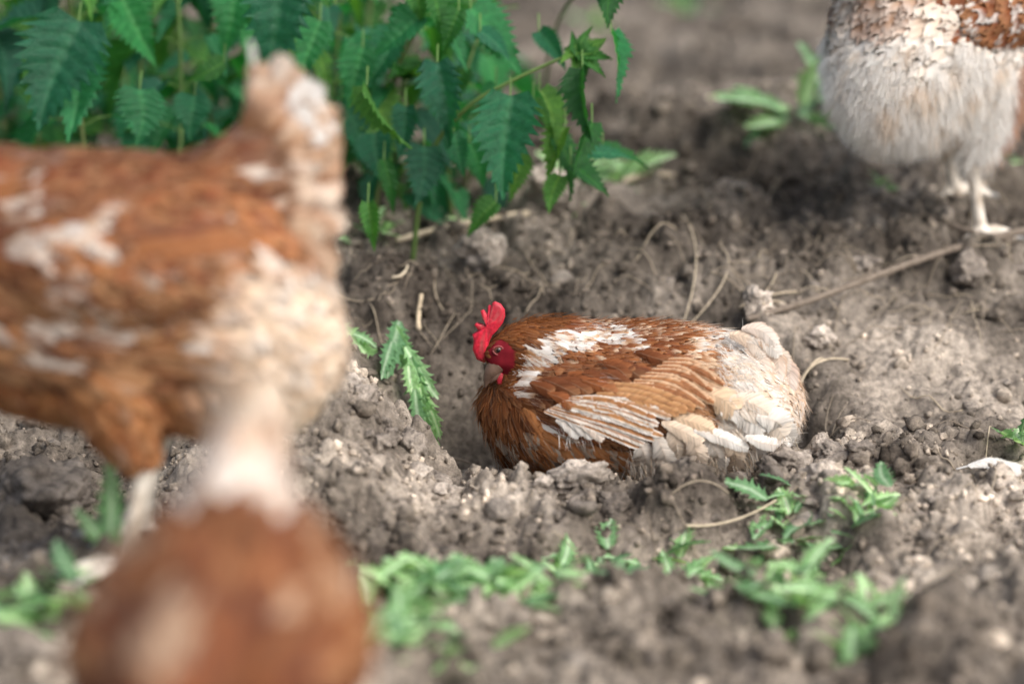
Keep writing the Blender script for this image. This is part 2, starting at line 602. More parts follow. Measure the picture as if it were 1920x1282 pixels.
# fine crumbs: one uncountable part of the ground
def crumb_bed(n0, sub, r0, r1, seed, pw):
    ico = bmesh.new(); bmesh.ops.create_icosphere(ico, subdivisions=sub, radius=1.0)
    IV = np.array([v.co[:] for v in ico.verts]); IF = np.array([[v.index for v in f.verts] for f in ico.faces]); ico.free()
    rs = np.random.RandomState(seed)
    cy = 1.85 + 2.3 * rs.rand(n0) ** 0.9
    cx = rs.uniform(-1, 1, n0) * (0.16 + 0.235 * cy)
    keep = (np.sqrt(((cx - 0.1) / 0.3) ** 2 + ((cy - 2.735) / 0.18) ** 2) > 0.62 + 0.3 * rs.rand(n0))
    keep &= rs.rand(n0) > 0.75 * sm(0.34, 0.42, cx) * sm(2.62, 2.70, cy) * sm(3.02, 2.92, cy)
    keep &= fbm(cx * 5, cy * 5, 2, 77) > -0.45 + 0.5 * rs.rand(n0) * (cr_big := (sub > 1))
    cx, cy = cx[keep], cy[keep]; nc = len(cx)
    cr = r0 + (r1 - r0) * rs.rand(nc) ** pw
    cz = gz(cx, cy) + cr * 0.35
    jit = 1 + 0.42 * (rs.rand(nc, len(IV)) - 0.5) * 2
    sc3 = rs.uniform(0.6, 1.3, (nc, 1, 3))
    V = IV[None] * jit[:, :, None] * sc3 * cr[:, None, None] + np.stack([cx, cy, cz], 1)[:, None, :]
    F = (IF[None] + (np.arange(nc) * len(IV))[:, None, None]).reshape(-1, 3)
    tone = np.minimum(2.6, np.exp(rs.normal(0.18, 0.45, (nc, 1)))) * np.array([[1.0, 0.99, 0.97]])
    tone = tone * dryness(cx, cy)
    cols = np.repeat(tone, len(IV), 0)
    return V.reshape(-1, 3), F, cols


cv1, cf1, cc1 = crumb_bed(26000, 1, 0.0016, 0.0055, 5, 2.2)
crumbs = link('soil_crumbs', mesh_np('soil_crumbs', cv1, cf1, cc1), M_CRUMB, ground)
tag(crumbs, kind='stuff')
cv1, cf1, cc1 = crumb_bed(3400, 2, 0.004, 0.0125, 6, 2.2)
crumbs = link('soil_lumps', mesh_np('soil_lumps', cv1, cf1, cc1), M_CRUMB, ground)
tag(crumbs, kind='stuff')

# named big lumps
for (px, py, r, k, lab) in [
        (70, 960, 0.060, 1, 'large rough pale clod of earth behind the foreground hen, at the left edge'),
        (1032, 408, 0.040, 1, 'rounded grey stone under the nettle leaves at the end of the straw'),
        (955, 884, 0.032, 2, 'knobbly pale clod on the front lip of the hollow below the lying hen'),
        (1420, 612, 0.024, 3, 'grey clod behind the rump of the lying hen, above the long twig'),
        (1535, 622, 0.020, 0, 'flat pale stone lying beneath the long twig'),
        (1625, 497, 0.017, 1, 'small pinkish stone on the slope above the long twig'),
        (1815, 535, 0.026, 2, 'dark clod under the long twig near the right edge'),
        (905, 505, 0.036, 3, 'broad clod on the bank above the comb of the lying hen'),
        (1085, 905, 0.032, 1, 'wide lump of earth on the front lip below the orange belly'),
        (1540, 845, 0.020, 2, 'low pale lump right of the tail of the lying hen'),
        (45, 1235, 0.035, 3, 'blurred pale lump in the bottom left corner')]:
    p = on_ground(px, py)
    o = put_clod('earth_clod' if 'stone' not in lab else 'stone', BIGCLODS[k], p, r, None, 0.25, rng)
    tag(o, lab, 'stone' if 'stone' in lab else 'clod')

# ------------------------------------------------------------------ feathers
RUST = (0.275, 0.084, 0.030); DARK = (0.105, 0.031, 0.013); ORANGE = (0.44, 0.180, 0.062)
TAN = (0.54, 0.30, 0.145); CREAM = (0.76, 0.58, 0.41); WHITE = (0.84, 0.81, 0.77); GREYW = (0.76, 0.71, 0.65)


def loft(st, nseg=28, steps=60):
    """stations (x,y,z, halfwidth, up, down) -> closed skin"""
    rows = catmull(st, steps)
    vs_, fs = [], []
    m = len(rows)
    prev = None
    for i in range(m):
        p = Vector(rows[i, :3])
        t = Vector(rows[min(i + 1, m - 1), :3] - rows[max(i - 1, 0), :3]).normalized()
        side = Vector((0, 1, 0)); side = (side - t * side.dot(t)).normalized()
        up = t.cross(side)
        hw, hu, hd = [max(v, 0.002) for v in rows[i, 3:6]]
        for j in range(nseg):
            a = 2 * math.pi * j / nseg
            s_ = math.sin(a)
            vs_.append(p + side * (hw * math.cos(a)) + up * ((hu if s_ > 0 else hd) * s_))
    for i in range(m - 1):
        for j in range(nseg):
            fs.append((i * nseg + j, i * nseg + (j + 1) % nseg, (i + 1) * nseg + (j + 1) % nseg, (i + 1) * nseg + j))
    fs.append(tuple(range(nseg - 1, -1, -1)))
    fs.append(tuple(range((m - 1) * nseg, m * nseg)))
    return vs_, fs


def fuse(soups, voxel=0.005, smooth=4):
    """join several skins into one continuous mesh"""
    S = Soup()
    for v, f in soups: S.add(v, f)
    me = bpy.data.meshes.new('tmp')
    me.from_pydata(S.v, [], S.f)
    bm = bmesh.new(); bm.from_mesh(me)
    bmesh.ops.recalc_face_normals(bm, faces=bm.faces)
    bm.to_mesh(me); bm.free()
    o = bpy.data.objects.new('tmp', me)
    C.objects.link(o)
    r = o.modifiers.new('r', 'REMESH'); r.mode = 'VOXEL'; r.voxel_size = voxel
    s = o.modifiers.new('s', 'SMOOTH'); s.iterations = smooth; s.factor = 0.6
    dg = bpy.context.evaluated_depsgraph_get()
    out = bpy.data.meshes.new_from_object(o.evaluated_get(dg))
    bpy.data.objects.remove(o)
    out.polygons.foreach_set('use_smooth', np.ones(len(out.polygons), dtype=bool))
    return out


class Surf:
    def __init__(self, me):
        me.calc_loop_triangles()
        nv = len(me.vertices)
        co = np.zeros(nv * 3, dtype=np.float32); me.vertices.foreach_get('co', co); co = co.reshape(-1, 3)
        tri = np.zeros(len(me.loop_triangles) * 3, dtype=np.int32); me.loop_triangles.foreach_get('vertices', tri)
        tri = tri.reshape(-1, 3)
        self.co, self.tri = co, tri
        a, b, c = co[tri[:, 0]], co[tri[:, 1]], co[tri[:, 2]]
        self.area = np.linalg.norm(np.cross(b - a, c - a), axis=1) / 2
        self.bvh = BVHTree.FromPolygons([Vector(v) for v in co.tolist()], tri.tolist())

    def sample(self, n, seed):
        rs_ = np.random.RandomState(seed)
        t = rs_.choice(len(self.tri), n, p=self.area / self.area.sum())
        u, v = rs_.rand(n), rs_.rand(n)
        fl = u + v > 1
        u[fl], v[fl] = 1 - u[fl], 1 - v[fl]
        a, b, c = (self.co[self.tri[t, k]] for k in range(3))
        return a + u[:, None] * (b - a) + v[:, None] * (c - a)


def scatter(surf, seed, n, mind):
    """even scatter; mind(p) is the least spacing"""
    grid, out = {}, []
    cell = 0.012
    for q in surf.sample(n, seed):
        d = mind(q)
        if d is None: continue
        k = (int(q[0] // cell), int(q[1] // cell), int(q[2] // cell))
        ok = True
        for i in (-1, 0, 1):
            for j in (-1, 0, 1):
                for l in (-1, 0, 1):
                    for w in grid.get((k[0] + i, k[1] + j, k[2] + l), ()):
                        if (w[0] - q[0]) ** 2 + (w[1] - q[1]) ** 2 + (w[2] - q[2]) ** 2 < d * d:
                            ok = False; break
                    if not ok: break
                if not ok: break
            if not ok: break
        if ok:
            grid.setdefault(k, []).append(q); out.append(q)
    return out


PROF_N = 7


def plumage(name, surf, roots, spec, colf, mat, parent, seed=1, rows=6, colsn=5, kind='stuff'):
    """spec(p,n,rng)->(L,W,lift,flow Vector,point) ; colf(p,n,rng)->(root,mid,tip rgb)"""
    rng_ = random.Random(seed)
    U = np.linspace(0, 1, rows)
    Vc = np.linspace(-1, 1, colsn)
    allv, allc, alluv = [], [], []
    for q in roots:
        p = Vector(q.tolist())
        hit = surf.bvh.find_nearest(p)
        nrm = hit[1]
        L_, W_, lift, flow, pt = spec(p, nrm, rng_)
        if L_ <= 0: continue
        pts, nrms, tans = [], [], []
        cur = p.copy(); d = flow.copy(); nn = nrm.copy()
        step = L_ / (rows - 1)
        for i in range(rows):
            pts.append(cur + nn * (0.001 + lift * (i / (rows - 1)) ** 1.2))
            nrms.append(nn.copy())
            d = (d - nn * d.dot(nn))
            d = d.normalized() if d.length > 1e-6 else nn.orthogonal().normalized()
            tans.append(d.copy())
            h = surf.bvh.find_nearest(cur + d * step)
            nxt = h[0]
            if (nxt - cur).length < step * 0.4:        # ran off an edge of the skin: carry on freely
                nxt = cur + d * step
            else:
                nn = (nn * 0.4 + h[1] * 0.6).normalized()
            cur = nxt
        c0, c1, c2 = colf(pts[(rows * 2) // 3], nrm, rng_)
        tw = rng_.uniform(-0.25, 0.25)
        idn = rng_.uniform(0, 900)
        br = rng_.uniform(0.86, 1.14)
        for i in range(rows):
            u = U[i]
            w = W_ * (math.sin(math.pi * min(1, 0.12 + 0.80 * u ** pt)) ** 0.75) * (1.0 if i < rows - 1 else 0.62)
            side = nrms[i].cross(tans[i]).normalized()
            side = (side * math.cos(tw) + nrms[i] * math.sin(tw))
            for v in Vc:
                e = abs(v)
                jl = rng_.uniform(-0.10, 0.10) * e * W_ * (1.5 if i > rows - 3 else 0.6)
                pos = pts[i] + side * (v * w + jl) - nrms[i] * (0.35 * w * v * v) \
                    + tans[i] * (rng_.uniform(-0.05, 0.05) * L_ * e if i > 0 else 0)
                if i == rows - 1:
                    pos = pos - tans[i] * (L_ * 0.14 * e * e) + tans[i] * (rng_.uniform(-0.07, 0.07) * L_)
                allv.append(pos[:])
                t = u
                col = mixc(c0, c1, smf(0.05, 0.45, t)) if t < 0.5 else mixc(c1, c2, smf(0.62, 1.0, t + 0.10 * e))
                allc.append((col[0] * br, col[1] * br, col[2] * br))
                alluv.append(((u * L_ - 0.8 * e * w) * 2600 + idn, v))
    nf = len(allv) // (rows * colsn)
    if nf == 0: return None
    t = np.arange(rows * colsn).reshape(rows, colsn)
    tq = np.stack([t[:-1, :-1].ravel(), t[:-1, 1:].ravel(), t[1:, 1:].ravel(), t[1:, :-1].ravel()], 1)
    F_ = (tq[None] + (np.arange(nf) * rows * colsn)[:, None, None]).reshape(-1, 4)
    o = link(name, mesh_np(name, np.array(allv), F_, np.clip(np.array(allc), 0, 0.92), np.array(alluv)), mat, parent)
    if kind: tag(o, kind=kind)
    return o


def one_feather(name, path, nrm, width, colf, mat, parent, seed=0, nb=46, camber=0.2, asym=0.0, tipround=0.75):
    """a single large feather: a shaft and two vanes made of separate barbs; colf(u,v)->rgb"""
    rng_ = random.Random(seed)
    rows = 16
    P = catmull([list(p) for p in path], rows)
    nrm = Vector(nrm).normalized()
    Ltot = sum(np.linalg.norm(P[i + 1] - P[i]) for i in range(rows - 1))
    last = Vector(P[-1]); lt = Vector(P[-1] - P[-2]).normalized()

    def rp(u):
        if u >= 1: return last + lt * ((u - 1) * Ltot), lt
        s_ = max(0, u) * (rows - 1); i = min(int(s_), rows - 2)
        a, b = P[i], P[i + 1]
        return Vector(a + (b - a) * (s_ - i)), Vector(b - a).normalized()
    vs_, cs, uv, fs = [], [], [], []
    off = rng_.uniform(0, 90)
    for sg in (1, -1):
        split = 0.0
        for b in range(nb):
            u0 = .02 + .95 * (b + .5) / nb
            w = width * min(1.0, .25 + 2.4 * u0) * (1 - max(0, (u0 - tipround) / (1 - tipround + 1e-6)) ** 2 * .75) * (1 + asym * sg)
            if rng_.random() < .12: split = rng_.uniform(-.5, .5)
            split *= .8
            jw = w * (1 + rng_.uniform(-.10, .06))
            tone = rng_.uniform(.88, 1.07)
            zz = rng_.uniform(-1, 1) * .00025
            hw = .72 / nb
            base = len(vs_)
            for k, s_ in enumerate((0, .4, .75, 1.0)):
                uc = u0 + s_ * jw * (.85 + .35 * split) / Ltot
                hh = hw * (1, 1, .85, .35)[k]
                c = colf(min(1, u0 + .06), sg * s_)
                for q in (-hh, hh):
                    p, t = rp(uc + q)
                    nn = (nrm - t * nrm.dot(t)).normalized()
                    side = nn.cross(t)
                    pos = p + side * (sg * s_ * jw) - nn * (camber * w * s_ * s_) + nn * (zz + .0006 * math.sin(off + u0 * 17) * s_)
                    vs_.append(pos[:]); cs.append((c[0] * tone, c[1] * tone, c[2] * tone)); uv.append((b * .37 + off, sg * s_))
            for k in range(3):
                a = base + 2 * k
                fs.append((a, a + 1, a + 3, a + 2))
    return link(name, mesh_np(name, np.array(vs_), np.array(fs), np.clip(np.array(cs), 0, 0.92), np.array(uv)), mat, parent)


def fluff(name, surf, n, seed, spec, parent, segs=4, up=-.002):
    """spec(p,nrm,rng)->(L, dirVector, droop, rgb, width) or None"""
    rng_ = random.Random(seed)
    vs_, cs, fs = [], [], []
    for q in surf.sample(n, seed):
        p = Vector(q.tolist())
        nrm = surf.bvh.find_nearest(p)[1]
        s_ = spec(p, nrm, rng_)
        if s_ is None: continue
        L_, d, droop, col, w = s_
        side = d.cross(Vector((rng_.gauss(0, 1), rng_.gauss(0, 1), rng_.gauss(0, 1)))).normalized()
        b = len(vs_)
        cur = p + (nrm if d.dot(nrm) > 0 else -nrm) * (up if up < 0 else up * rng_.random())
        dd = d.normalized()
        cv = Vector((rng_.gauss(0, 1), rng_.gauss(0, 1), rng_.gauss(0, 1))) * 0.12
        for i in range(segs + 1):
            k = i / segs
            ww = w * (1 - k) ** 0.7
            if i < segs:
                vs_.append((cur - side * ww)[:]); vs_.append((cur + side * ww)[:]); cs += [col, col]
            else:
                vs_.append(cur[:]); cs.append(col)
            dd = (dd + Vector((0, 0, -droop / segs)) + cv / segs).normalized()
            cur = cur + dd * (L_ / segs)
        for i in range(segs - 1):
            a = b + 2 * i
            fs.append((a, a + 1, a + 3, a + 2))
        fs.append((b + 2 * segs - 2, b + 2 * segs - 1, b + 2 * segs))
    if not vs_: return None
    o = link(name, mesh_np(name, np.array(vs_), fs, np.clip(np.array(cs), 0, 0.9)), M_FLUFF, parent)
    return tag(o, kind='stuff')


def paint(me, f):
    co = np.zeros(len(me.vertices) * 3, dtype=np.float32); me.vertices.foreach_get('co', co); co = co.reshape(-1, 3)
    c4 = np.ones((len(co), 4), dtype=np.float32)
    for i, p in enumerate(co): c4[i, :3] = f(p)
    ca = me.color_attributes.new('Col', 'FLOAT_COLOR', 'POINT')
    ca.data.foreach_set('color', c4.ravel())


def nz(p, s, o=0.0):
    return noise.noise(Vector((p[0] * s + o, p[1] * s + o * 1.7, p[2] * s - o)))


# ---- head furniture, in a head frame: origin at the eye line centre, x to the beak, z to the crown
COMB_OUT = [(150, 402), (112, 385), (92, 335), (97, 290), (91, 258), (112, 250), (130, 246), (118, 232), (101, 208),
            (112, 198), (130, 212), (154, 216), (160, 200), (140, 165), (133, 136), (148, 131), (166, 150), (190, 160),
            (192, 142), (170, 116), (178, 106), (195, 115), (194, 96), (208, 89), (236, 102), (256, 130), (258, 165),
            (246, 200), (216, 238), (192, 262), (176, 300), (172, 350), (178, 388)]


def plate(name, outline, thick, mat, parent, col, y=0.0, bulge=0.35):
    """rounded plate from an outline of (x,z) points, thicker in the middle"""
    bm = bmesh.new()
    n_ = len(outline)
    cx_ = sum(p[0] for p in outline) / n_; cz_ = sum(p[1] for p in outline) / n_
    rings = []
    for s_, yy in ((1.0, 0.0), (0.97, 0.6), (0.86, 0.95), (0.5, 1.1)):
        for sg in ((1,) if yy == 0 else (1, -1)):
            rings.append((s_, yy * sg))
    rings.sort(key=lambda r: r[1])
    vr = []
    for s_, yy in rings:
        # shrink towards a local centre so points keep their shape
        vr.append([bm.verts.new((cx_ + (p[0] - cx_) * s_, y + yy * thick / 2, cz_ + (p[1] - cz_) * s_)) for p in outline])
    for a, b in zip(vr[:-1], vr[1:]):
        for i in range(n_):
            bm.faces.new((a[i], a[(i + 1) % n_], b[(i + 1) % n_], b[i]))
    for r_, rev in ((vr[0], True), (vr[-1], False)):
        c = bm.verts.new((cx_, r_[0].co.y, cz_))
        for i in range(n_):
            bm.faces.new((r_[i], r_[(i + 1) % n_], c))
    bmesh.ops.recalc_face_normals(bm, faces=bm.faces)
    me = bpy.data.meshes.new(name); bm.to_mesh(me); bm.free()
    me.polygons.foreach_set('use_smooth', np.ones(len(me.polygons), dtype=bool))
    paint(me, lambda p: mixc(tuple(c * (0.62 + 0.5 * (0.5 + nz(p, 120))) for c in col), (.42, .22, .19), .35 * smf(.1, .5, nz(p, 260, 4))))
    return link(name, me, mat, parent)


def blob(name, c, r, mat, parent, colf, sub=3, rot=None):
    bm = bmesh.new(); bmesh.ops.create_icosphere(bm, subdivisions=sub, radius=1)
    for v in bm.verts:
        q = Vector((v.co.x * r[0], v.co.y * r[1], v.co.z * r[2]))
        if rot: q = rot @ q
        v.co = Vector(c) + q
    me = bpy.data.meshes.new(name); bm.to_mesh(me); bm.free()
    me.polygons.foreach_set('use_smooth', np.ones(len(me.polygons), dtype=bool))
    paint(me, colf)
    return link(name, me, mat, parent)


def hen_leg(parent, hock, ankle, heading, length=0.055, r=0.0065, col=(0.82, 0.75, 0.66), lift=0.0, name='leg'):
    """shank from hock to ankle with three front toes and a hind toe, one skin"""
    S = []
    h, a = Vector(hock), Vector(ankle)
    S.append(tube([h + Vector((0, 0, .03)), h, h.lerp(a, 0.25), h.lerp(a, 0.7), a, a + (a - h).normalized() * 0.004],
                  [r * 1.15, r * 1.3, r * 0.95, r * 0.9, r * 1.25, r * 0.8], 10, 16))
    toes = []
    for ang, L_ in ((0, 1.0), (38, 0.82), (-38, 0.82), (170, 0.45)):
        d = Matrix.Rotation(R(ang), 3, 'Z') @ Vector(heading)
        e = a + d * length * L_
        m1 = a.lerp(e, 0.35) + Vector((0, 0, 0.006)); m2 = a.lerp(e, 0.75) + Vector((0, 0, 0.001))
        S.append(tube([a, m1, m2, e + Vector((0, 0, -0.003 - lift))], [r * 0.95, r * 0.75, r * 0.62, r * 0.42], 8, 10))
        toes.append((e, d))
    me = fuse(S, 0.0022, 2)
    paint(me, lambda p: mixc(col, (0.50, 0.42, 0.34), smf(0.45, 0.9, 0.5 + nz(p, 45, 3))))
    o = link(name, me, M_LEG, parent)
    for e, d in toes:
        v, f = tube([e + Vector((0, 0, -0.003 - lift)), e + d * 0.006 + Vector((0, 0, -0.003 - lift)), e + d * 0.011 + Vector((0, 0, -0.008 - lift))],
                    [r * 0.4, r * 0.26, 0.0005], 6, 7)
        link('claw', mesh_np('claw', np.array([list(q) for q in v]), f, np.full((len(v), 3), 0.3)), M_HORN, o)
    return o


def head_parts(root, eye_c, fwd, up, s=1.0, comb=True):
    """beak, comb, wattles and eyes on a head at eye_c looking along fwd (generic, for hens whose head is not the subject)"""
    fwd = Vector(fwd).normalized(); up = Vector(up); up = (up - fwd * up.dot(fwd)).normalized()
    side = up.cross(fwd)
    def W(x, y, z): return Vector(eye_c) + fwd * x * s + side * y * s + up * z * s
    v, f = tube([W(.012, 0, -.001), W(.022, 0, 0), W(.034, 0, -.003), W(.043, 0, -.010)], [.0105 * s, .008 * s, .005 * s, .0008], 10, 12)
    link('beak', mesh_np('beak', np.array([list(q) for q in v]), f, np.full((len(v), 3), (0.45, 0.30, 0.16))), M_HORN, root)
    for sg in (1, -1):
        blob('eye', W(.002, .0165 * sg, .003), (.0042 * s,) * 3, M_EYE, root, lambda p: (0.25, 0.09, 0.02))
        blob('wattle', W(.014, .006 * sg, -.026), (.007 * s, .0025 * s, .013 * s), M_COMB, root, lambda p: (0.55, 0.02, 0.025),
             rot=Matrix((fwd, side, up)).transposed())
    rot = Matrix((fwd, side, up)).transposed().to_4x4(); rot.translation = W(0, 0, 0.02)
    out = [(-.022, 0), (-.024, .02), (-.017, .034), (-.012, .016), (-.006, .034), (-.001, .016), (.005, .03), (.009, .012), (.014, .02), (.018, .004), (.02, -.008)]
    o = plate('comb', [(x * s, z * s) for x, z in out], .005 * s, M_COMB, root, (0.60, 0.02, 0.03))
    o.matrix_local = rot
    return o


# ------------------------------------------------------------------ the hen lying in the hollow
def seg_d(x, y, poly):
    best = 1e9
    for (ax, ay), (bx, by) in zip(poly[:-1], poly[1:]):
        dx, dy = bx - ax, by - ay
        t = max(0, min(1, ((x - ax) * dx + (y - ay) * dy) / (dx * dx + dy * dy)))
        best = min(best, math.hypot(x - ax - t * dx, y - ay - t * dy))
    return best


def lying_hen():
    root = empty('hen', at(1200, 880, 2.79))
    root.rotation_euler = (0, 0, R(180))
    tag(root, 'brown and white hen with red comb lying in the dust bath hollow', 'hen', 'brown hens')

    def LX(px): return (1200 - px) / 1600.0
    def LZ(py): return (880 - py) / 1543.0
    body_st = [(-.176, .0, .066, .020, .018, .040), (-.162, 0, .070, .050, .042, .055), (-.1375, 0, .075, .070, .063, .065),
               (-.0875, 0, .080, .088, .080, .080), (-.02, 0, .082, .097, .088, .085), (.05, 0, .082, .098, .086, .085),
               (.11, .0, .074, .088, .076, .080), (.145, .0, .060, .070, .056, .065), (.172, .0, .048, .040, .036, .045)]
    neck_st = [(.03, .01, .105, .060, .055, .05), (.075, .012, .128, .055, .050, .05), (.108, .014, .142, .043, .041, .045),
               (.132, .018, .148, .031, .033, .036), (.150, .021, .146, .0235, .026, .027), (.163, .023, .140, .019, .020, .020),
               (.171, .024, .132, .012, .013, .012)]
    me = fuse([loft(body_st), loft(neck_st)], 0.0045, 4)
    surf = Surf(me)
    EYE = Vector((LX(939), 0, LZ(661)))

    def SX(p): return 1200 - 1600 * p[0]
    def SY(p): return 880 - 1543 * p[2] + 422 * p[1]
    def infa(p): return ((SX(p) - 943) / 26) ** 2 + ((SY(p) - 673) / 31) ** 2

    def skin(p):
        p = Vector(p.tolist())
        if infa(p) < 1.15 and p.x > .125:
            k = 0.75 + 0.5 * nz(p, 90)
            return (0.23 * k, 0.017 * k, 0.027 * k)
        if p[0] < -0.07: return CREAM
        return mixc(DARK, RUST, 0.4)
    paint(me, skin)
    link('body', me, M_SKIN, root)

    BAND = [(988, 735), (998, 704), (1013, 678), (1038, 655), (1075, 641), (1130, 634), (1180, 637)]

    def colour(p, n, rg):
        x, y = SX(p), SY(p)
        j = rg.uniform(-10, 10); x += j; y += rg.uniform(-8, 8)
        r1 = rg.random()
        if y > 815 and rg.random() < .35:                            # dust worked into the lower feathers
            m = mixc((.30, .25, .20), (.45, .38, .31), r1); return m, m, m
        if p.y < -0.03: x, y = x, y - 25
        if seg_d(x, y, BAND) > 17 and ((x < 1075 and y < 640) or (x < 985 and y < 735)):
            m = mixc((0.10, 0.030, 0.009), (0.24, 0.080, 0.020), r1)
            return m, m, mixc(m, ORANGE, 0.35)
        if seg_d(x, y, BAND) < 17 - 6 * smf(1100, 1190, x) - 8 * smf(710, 740, y):
            m = mixc(WHITE, (0.78, 0.70, 0.62), r1)
            if rg.random() < .16: m = mixc(RUST, TAN, r1)
            return mixc(m, RUST, .3), m, (WHITE if r1 < 0.7 else TAN)
        if x < 1005:
            m = mixc((0.11, 0.035, 0.012), (0.25, 0.085, 0.025), r1)
            return m, m, mixc(m, TAN, 0.35 * r1)
        if y > 765 and x < 1175:
            if (x - 1080) ** 2 / 45 ** 2 + (y - 790) ** 2 / 26 ** 2 < 1: return WHITE, WHITE, (WHITE if r1 < .7 else CREAM)
            m = mixc(ORANGE, TAN, r1 * 0.35)
            return m, m, mixc(m, RUST, 0.4 * r1)
        if x < 1290 and y < 700:
            m = mixc(DARK, RUST, 0.35 + 0.65 * r1)
            tip = CREAM if (r1 > 0.72) else mixc(m, ORANGE, 0.7)
            return m, m, tip
        if x < 1345 and y < 760:
            if y < 665:
                m = mixc(ORANGE, CREAM, r1); return CREAM, m, WHITE if r1 > .5 else ORANGE
            return RUST, mixc(RUST, TAN, r1), CREAM
        if x < 1395 and y < 770:
            return WHITE, WHITE, mixc(WHITE, CREAM, r1)
        if y < 790:
            k = smf(0, 90, (x - 1395) + (700 - y) * 0.55)
            m = mixc(mixc(CREAM, WHITE, 0.35), TAN, 0.15 + 0.35 * r1)
            return CREAM, m, mixc(mixc(WHITE, CREAM, r1), ORANGE, 0.55 * k * r1)
        m = mixc(CREAM, WHITE, 0.3 + 0.7 * r1)
        return m, m, mixc(WHITE, GREYW, r1 * 0.5)

    def mind(p):
        if p[0] > .12 and p[2] > .09 and infa(p) < 1.0: return None
        if p[2] < 0.005: return None
        if p[0] > .09 and p[2] > .10: return 0.0034
        return 0.0056

    def spec(p, n_, rg):
        j = Vector((rg.gauss(0, .12), rg.gauss(0, .12), rg.gauss(0, .12)))
        if seg_d(SX(p), SY(p), BAND) < 26: return .034 * rg.uniform(.8, 1.2), .0075, .004, Vector((-.95, 0, -.30)) + j * .5, .8
        if p.x > .138 and p.z > .11:                                 # short head feathers
            return .013 * rg.uniform(.8, 1.2), .0026, .0012, Vector((-1, 0, -.25)) + j * .5, .8
        if p.x > .10 and p.z > .10:                                  # hackle
            return .026 * rg.uniform(.8, 1.2), .0034, .0018, Vector((-.75, 0, -.45)) + j * .6, 0.8
        if p.x > .125:                                               # breast
            return .036 * rg.uniform(.8, 1.2), .0085, .004, Vector((-.55, 0, -.75)) + j, 0.8
        if p.x < -.08:                                               # saddle and tail end
            return .052 * rg.uniform(.75, 1.2), .0100, .007, Vector((-.85, 0, -.55)) + j * 1.3, 0.75
        if p.z < .07:
            return .040 * rg.uniform(.8, 1.25), .0100, .007, Vector((-.7, 0, -.7)) + j * 1.6, 0.8
        return .040 * rg.uniform(.8, 1.2), .0085, .0045, Vector((-.95, 0, -.25)) + j, 0.8

    roots = scatter(surf, 3, 26000, mind)
    plumage('plumage', surf, roots, spec, colour, M_FEATHER, root, 5, rows=7, colsn=5)

    def side_y(x, z):
        h = surf.bvh.ray_cast(Vector((x, .3, z)), Vector((0, -1, 0)))
        return h[0].y if h[0] is not None else 0.035

    # ---- folded wing: a padded shell with coverts, then the long feathers one by one
    cx_, cz_, ha, hb, tilt = LX(1155), LZ(725), .106, .044, R(-10)
    vs_, NR, NA = [], 12, 48
    for i in range(NR + 1):
        r_ = i / NR
        for k in range(NA):
            a = 2 * math.pi * k / NA
            u, w = ha * r_ * math.cos(a), hb * r_ * math.sin(a)
            x = cx_ + u * math.cos(tilt) - w * math.sin(tilt) * -1
            z = cz_ - u * math.sin(tilt) + w * math.cos(tilt)
            vs_.append((x, side_y(x, z) + .001 + .012 * (1 - r_ ** 2.5), z))
    fs = [(i * NA + k, i * NA + (k + 1) % NA, (i + 1) * NA + (k + 1) % NA, (i + 1) * NA + k) for i in range(NR) for k in range(NA)]
    wme = mesh_np('wing', np.array(vs_), fs, np.full((len(vs_), 3), mixc(DARK, RUST, .5)))
    wing = link('wing', wme, M_SKIN, root)
    ws = Surf(wme)

    def wcol(p, n_, rg):
        x, y = SX(p) + rg.uniform(-10, 10), SY(p) + rg.uniform(-8, 8)
        r1 = rg.random()
        m = mixc((0.13, 0.040, 0.016), (0.33, 0.105, 0.035), smf(.15, .9, r1) * .8 + .25 * nz(p, 40, 2))
        if (x - 1148) ** 2 / 28 ** 2 + (y - 684) ** 2 / 9 ** 2 < 1: return m, m, CREAM
        if (x - 1130) ** 2 / 14 ** 2 + (y - 719) ** 2 / 8 ** 2 < 1: return m, m, WHITE
        if x < 1030 and y > 725: m = mixc(m, DARK, 0.6)
        if x > 1235: m = mixc(m, TAN, .45)
        return mixc(m, DARK, .4), m, mixc(m, TAN, .15 + .45 * rg.random())

    def wspec(p, n_, rg):
        j = Vector((rg.gauss(0, .10), rg.gauss(0, .05), rg.gauss(0, .10)))
        return .034 * rg.uniform(.8, 1.2), .0086, .004, Vector((-.93, 0, -.30)) + j, .85
    wr = scatter(ws, 8, 5200, lambda p: 0.0052 if p[1] > 0.0 and SX(p) < 1300 else None)
    plumage('covert_feathers', ws, wr, wspec, wcol, M_FEATHER, wing, 9, rows=7, colsn=5)

    def band(colA, colB, freq=0):
        def f(u, v):
            c = colA if v < -0.1 else colB
            if freq: c = mixc(c, mixc(c, RUST, .6), .5 + .5 * math.sin(u * freq + v * 3))
            return c
        return f

    def lay(name, pts, width, colf, off, seed, par=wing, camber=.25, tr=.75):
        path = []
        for i, (px, py) in enumerate(pts):
            # photo coordinates on the near flank: solve the height for the flank depth there
            x = LX(px); z = LZ(py)
            for _ in range(4):
                yy = side_y(x, z) + off
                z = (880 + 422 * yy - py) / 1543.0
            path.append(Vector((x, yy, z)))
        one_feather('feather' if name is None else name, path, (0, 1, .25), width, colf, M_FEATHER, par, seed, camber=camber, tipround=tr)

    def quill(body_c, edge_c, e0=.35, seedv=0.0):
        """vane colour: body colour with one pale edge and faint darker mottling"""
        def f(u, v):
            c = mixc(body_c, edge_c, smf(e0, e0 + .25, abs(v)))
            c = mixc(c, RUST, .45 * smf(.14, .02, abs(v)))
            return mixc(c, mixc(c, RUST, .5), .5 * smf(.05, .45, noise.noise(Vector((u * 7 + seedv, v * 1.5, seedv)))))
        return f
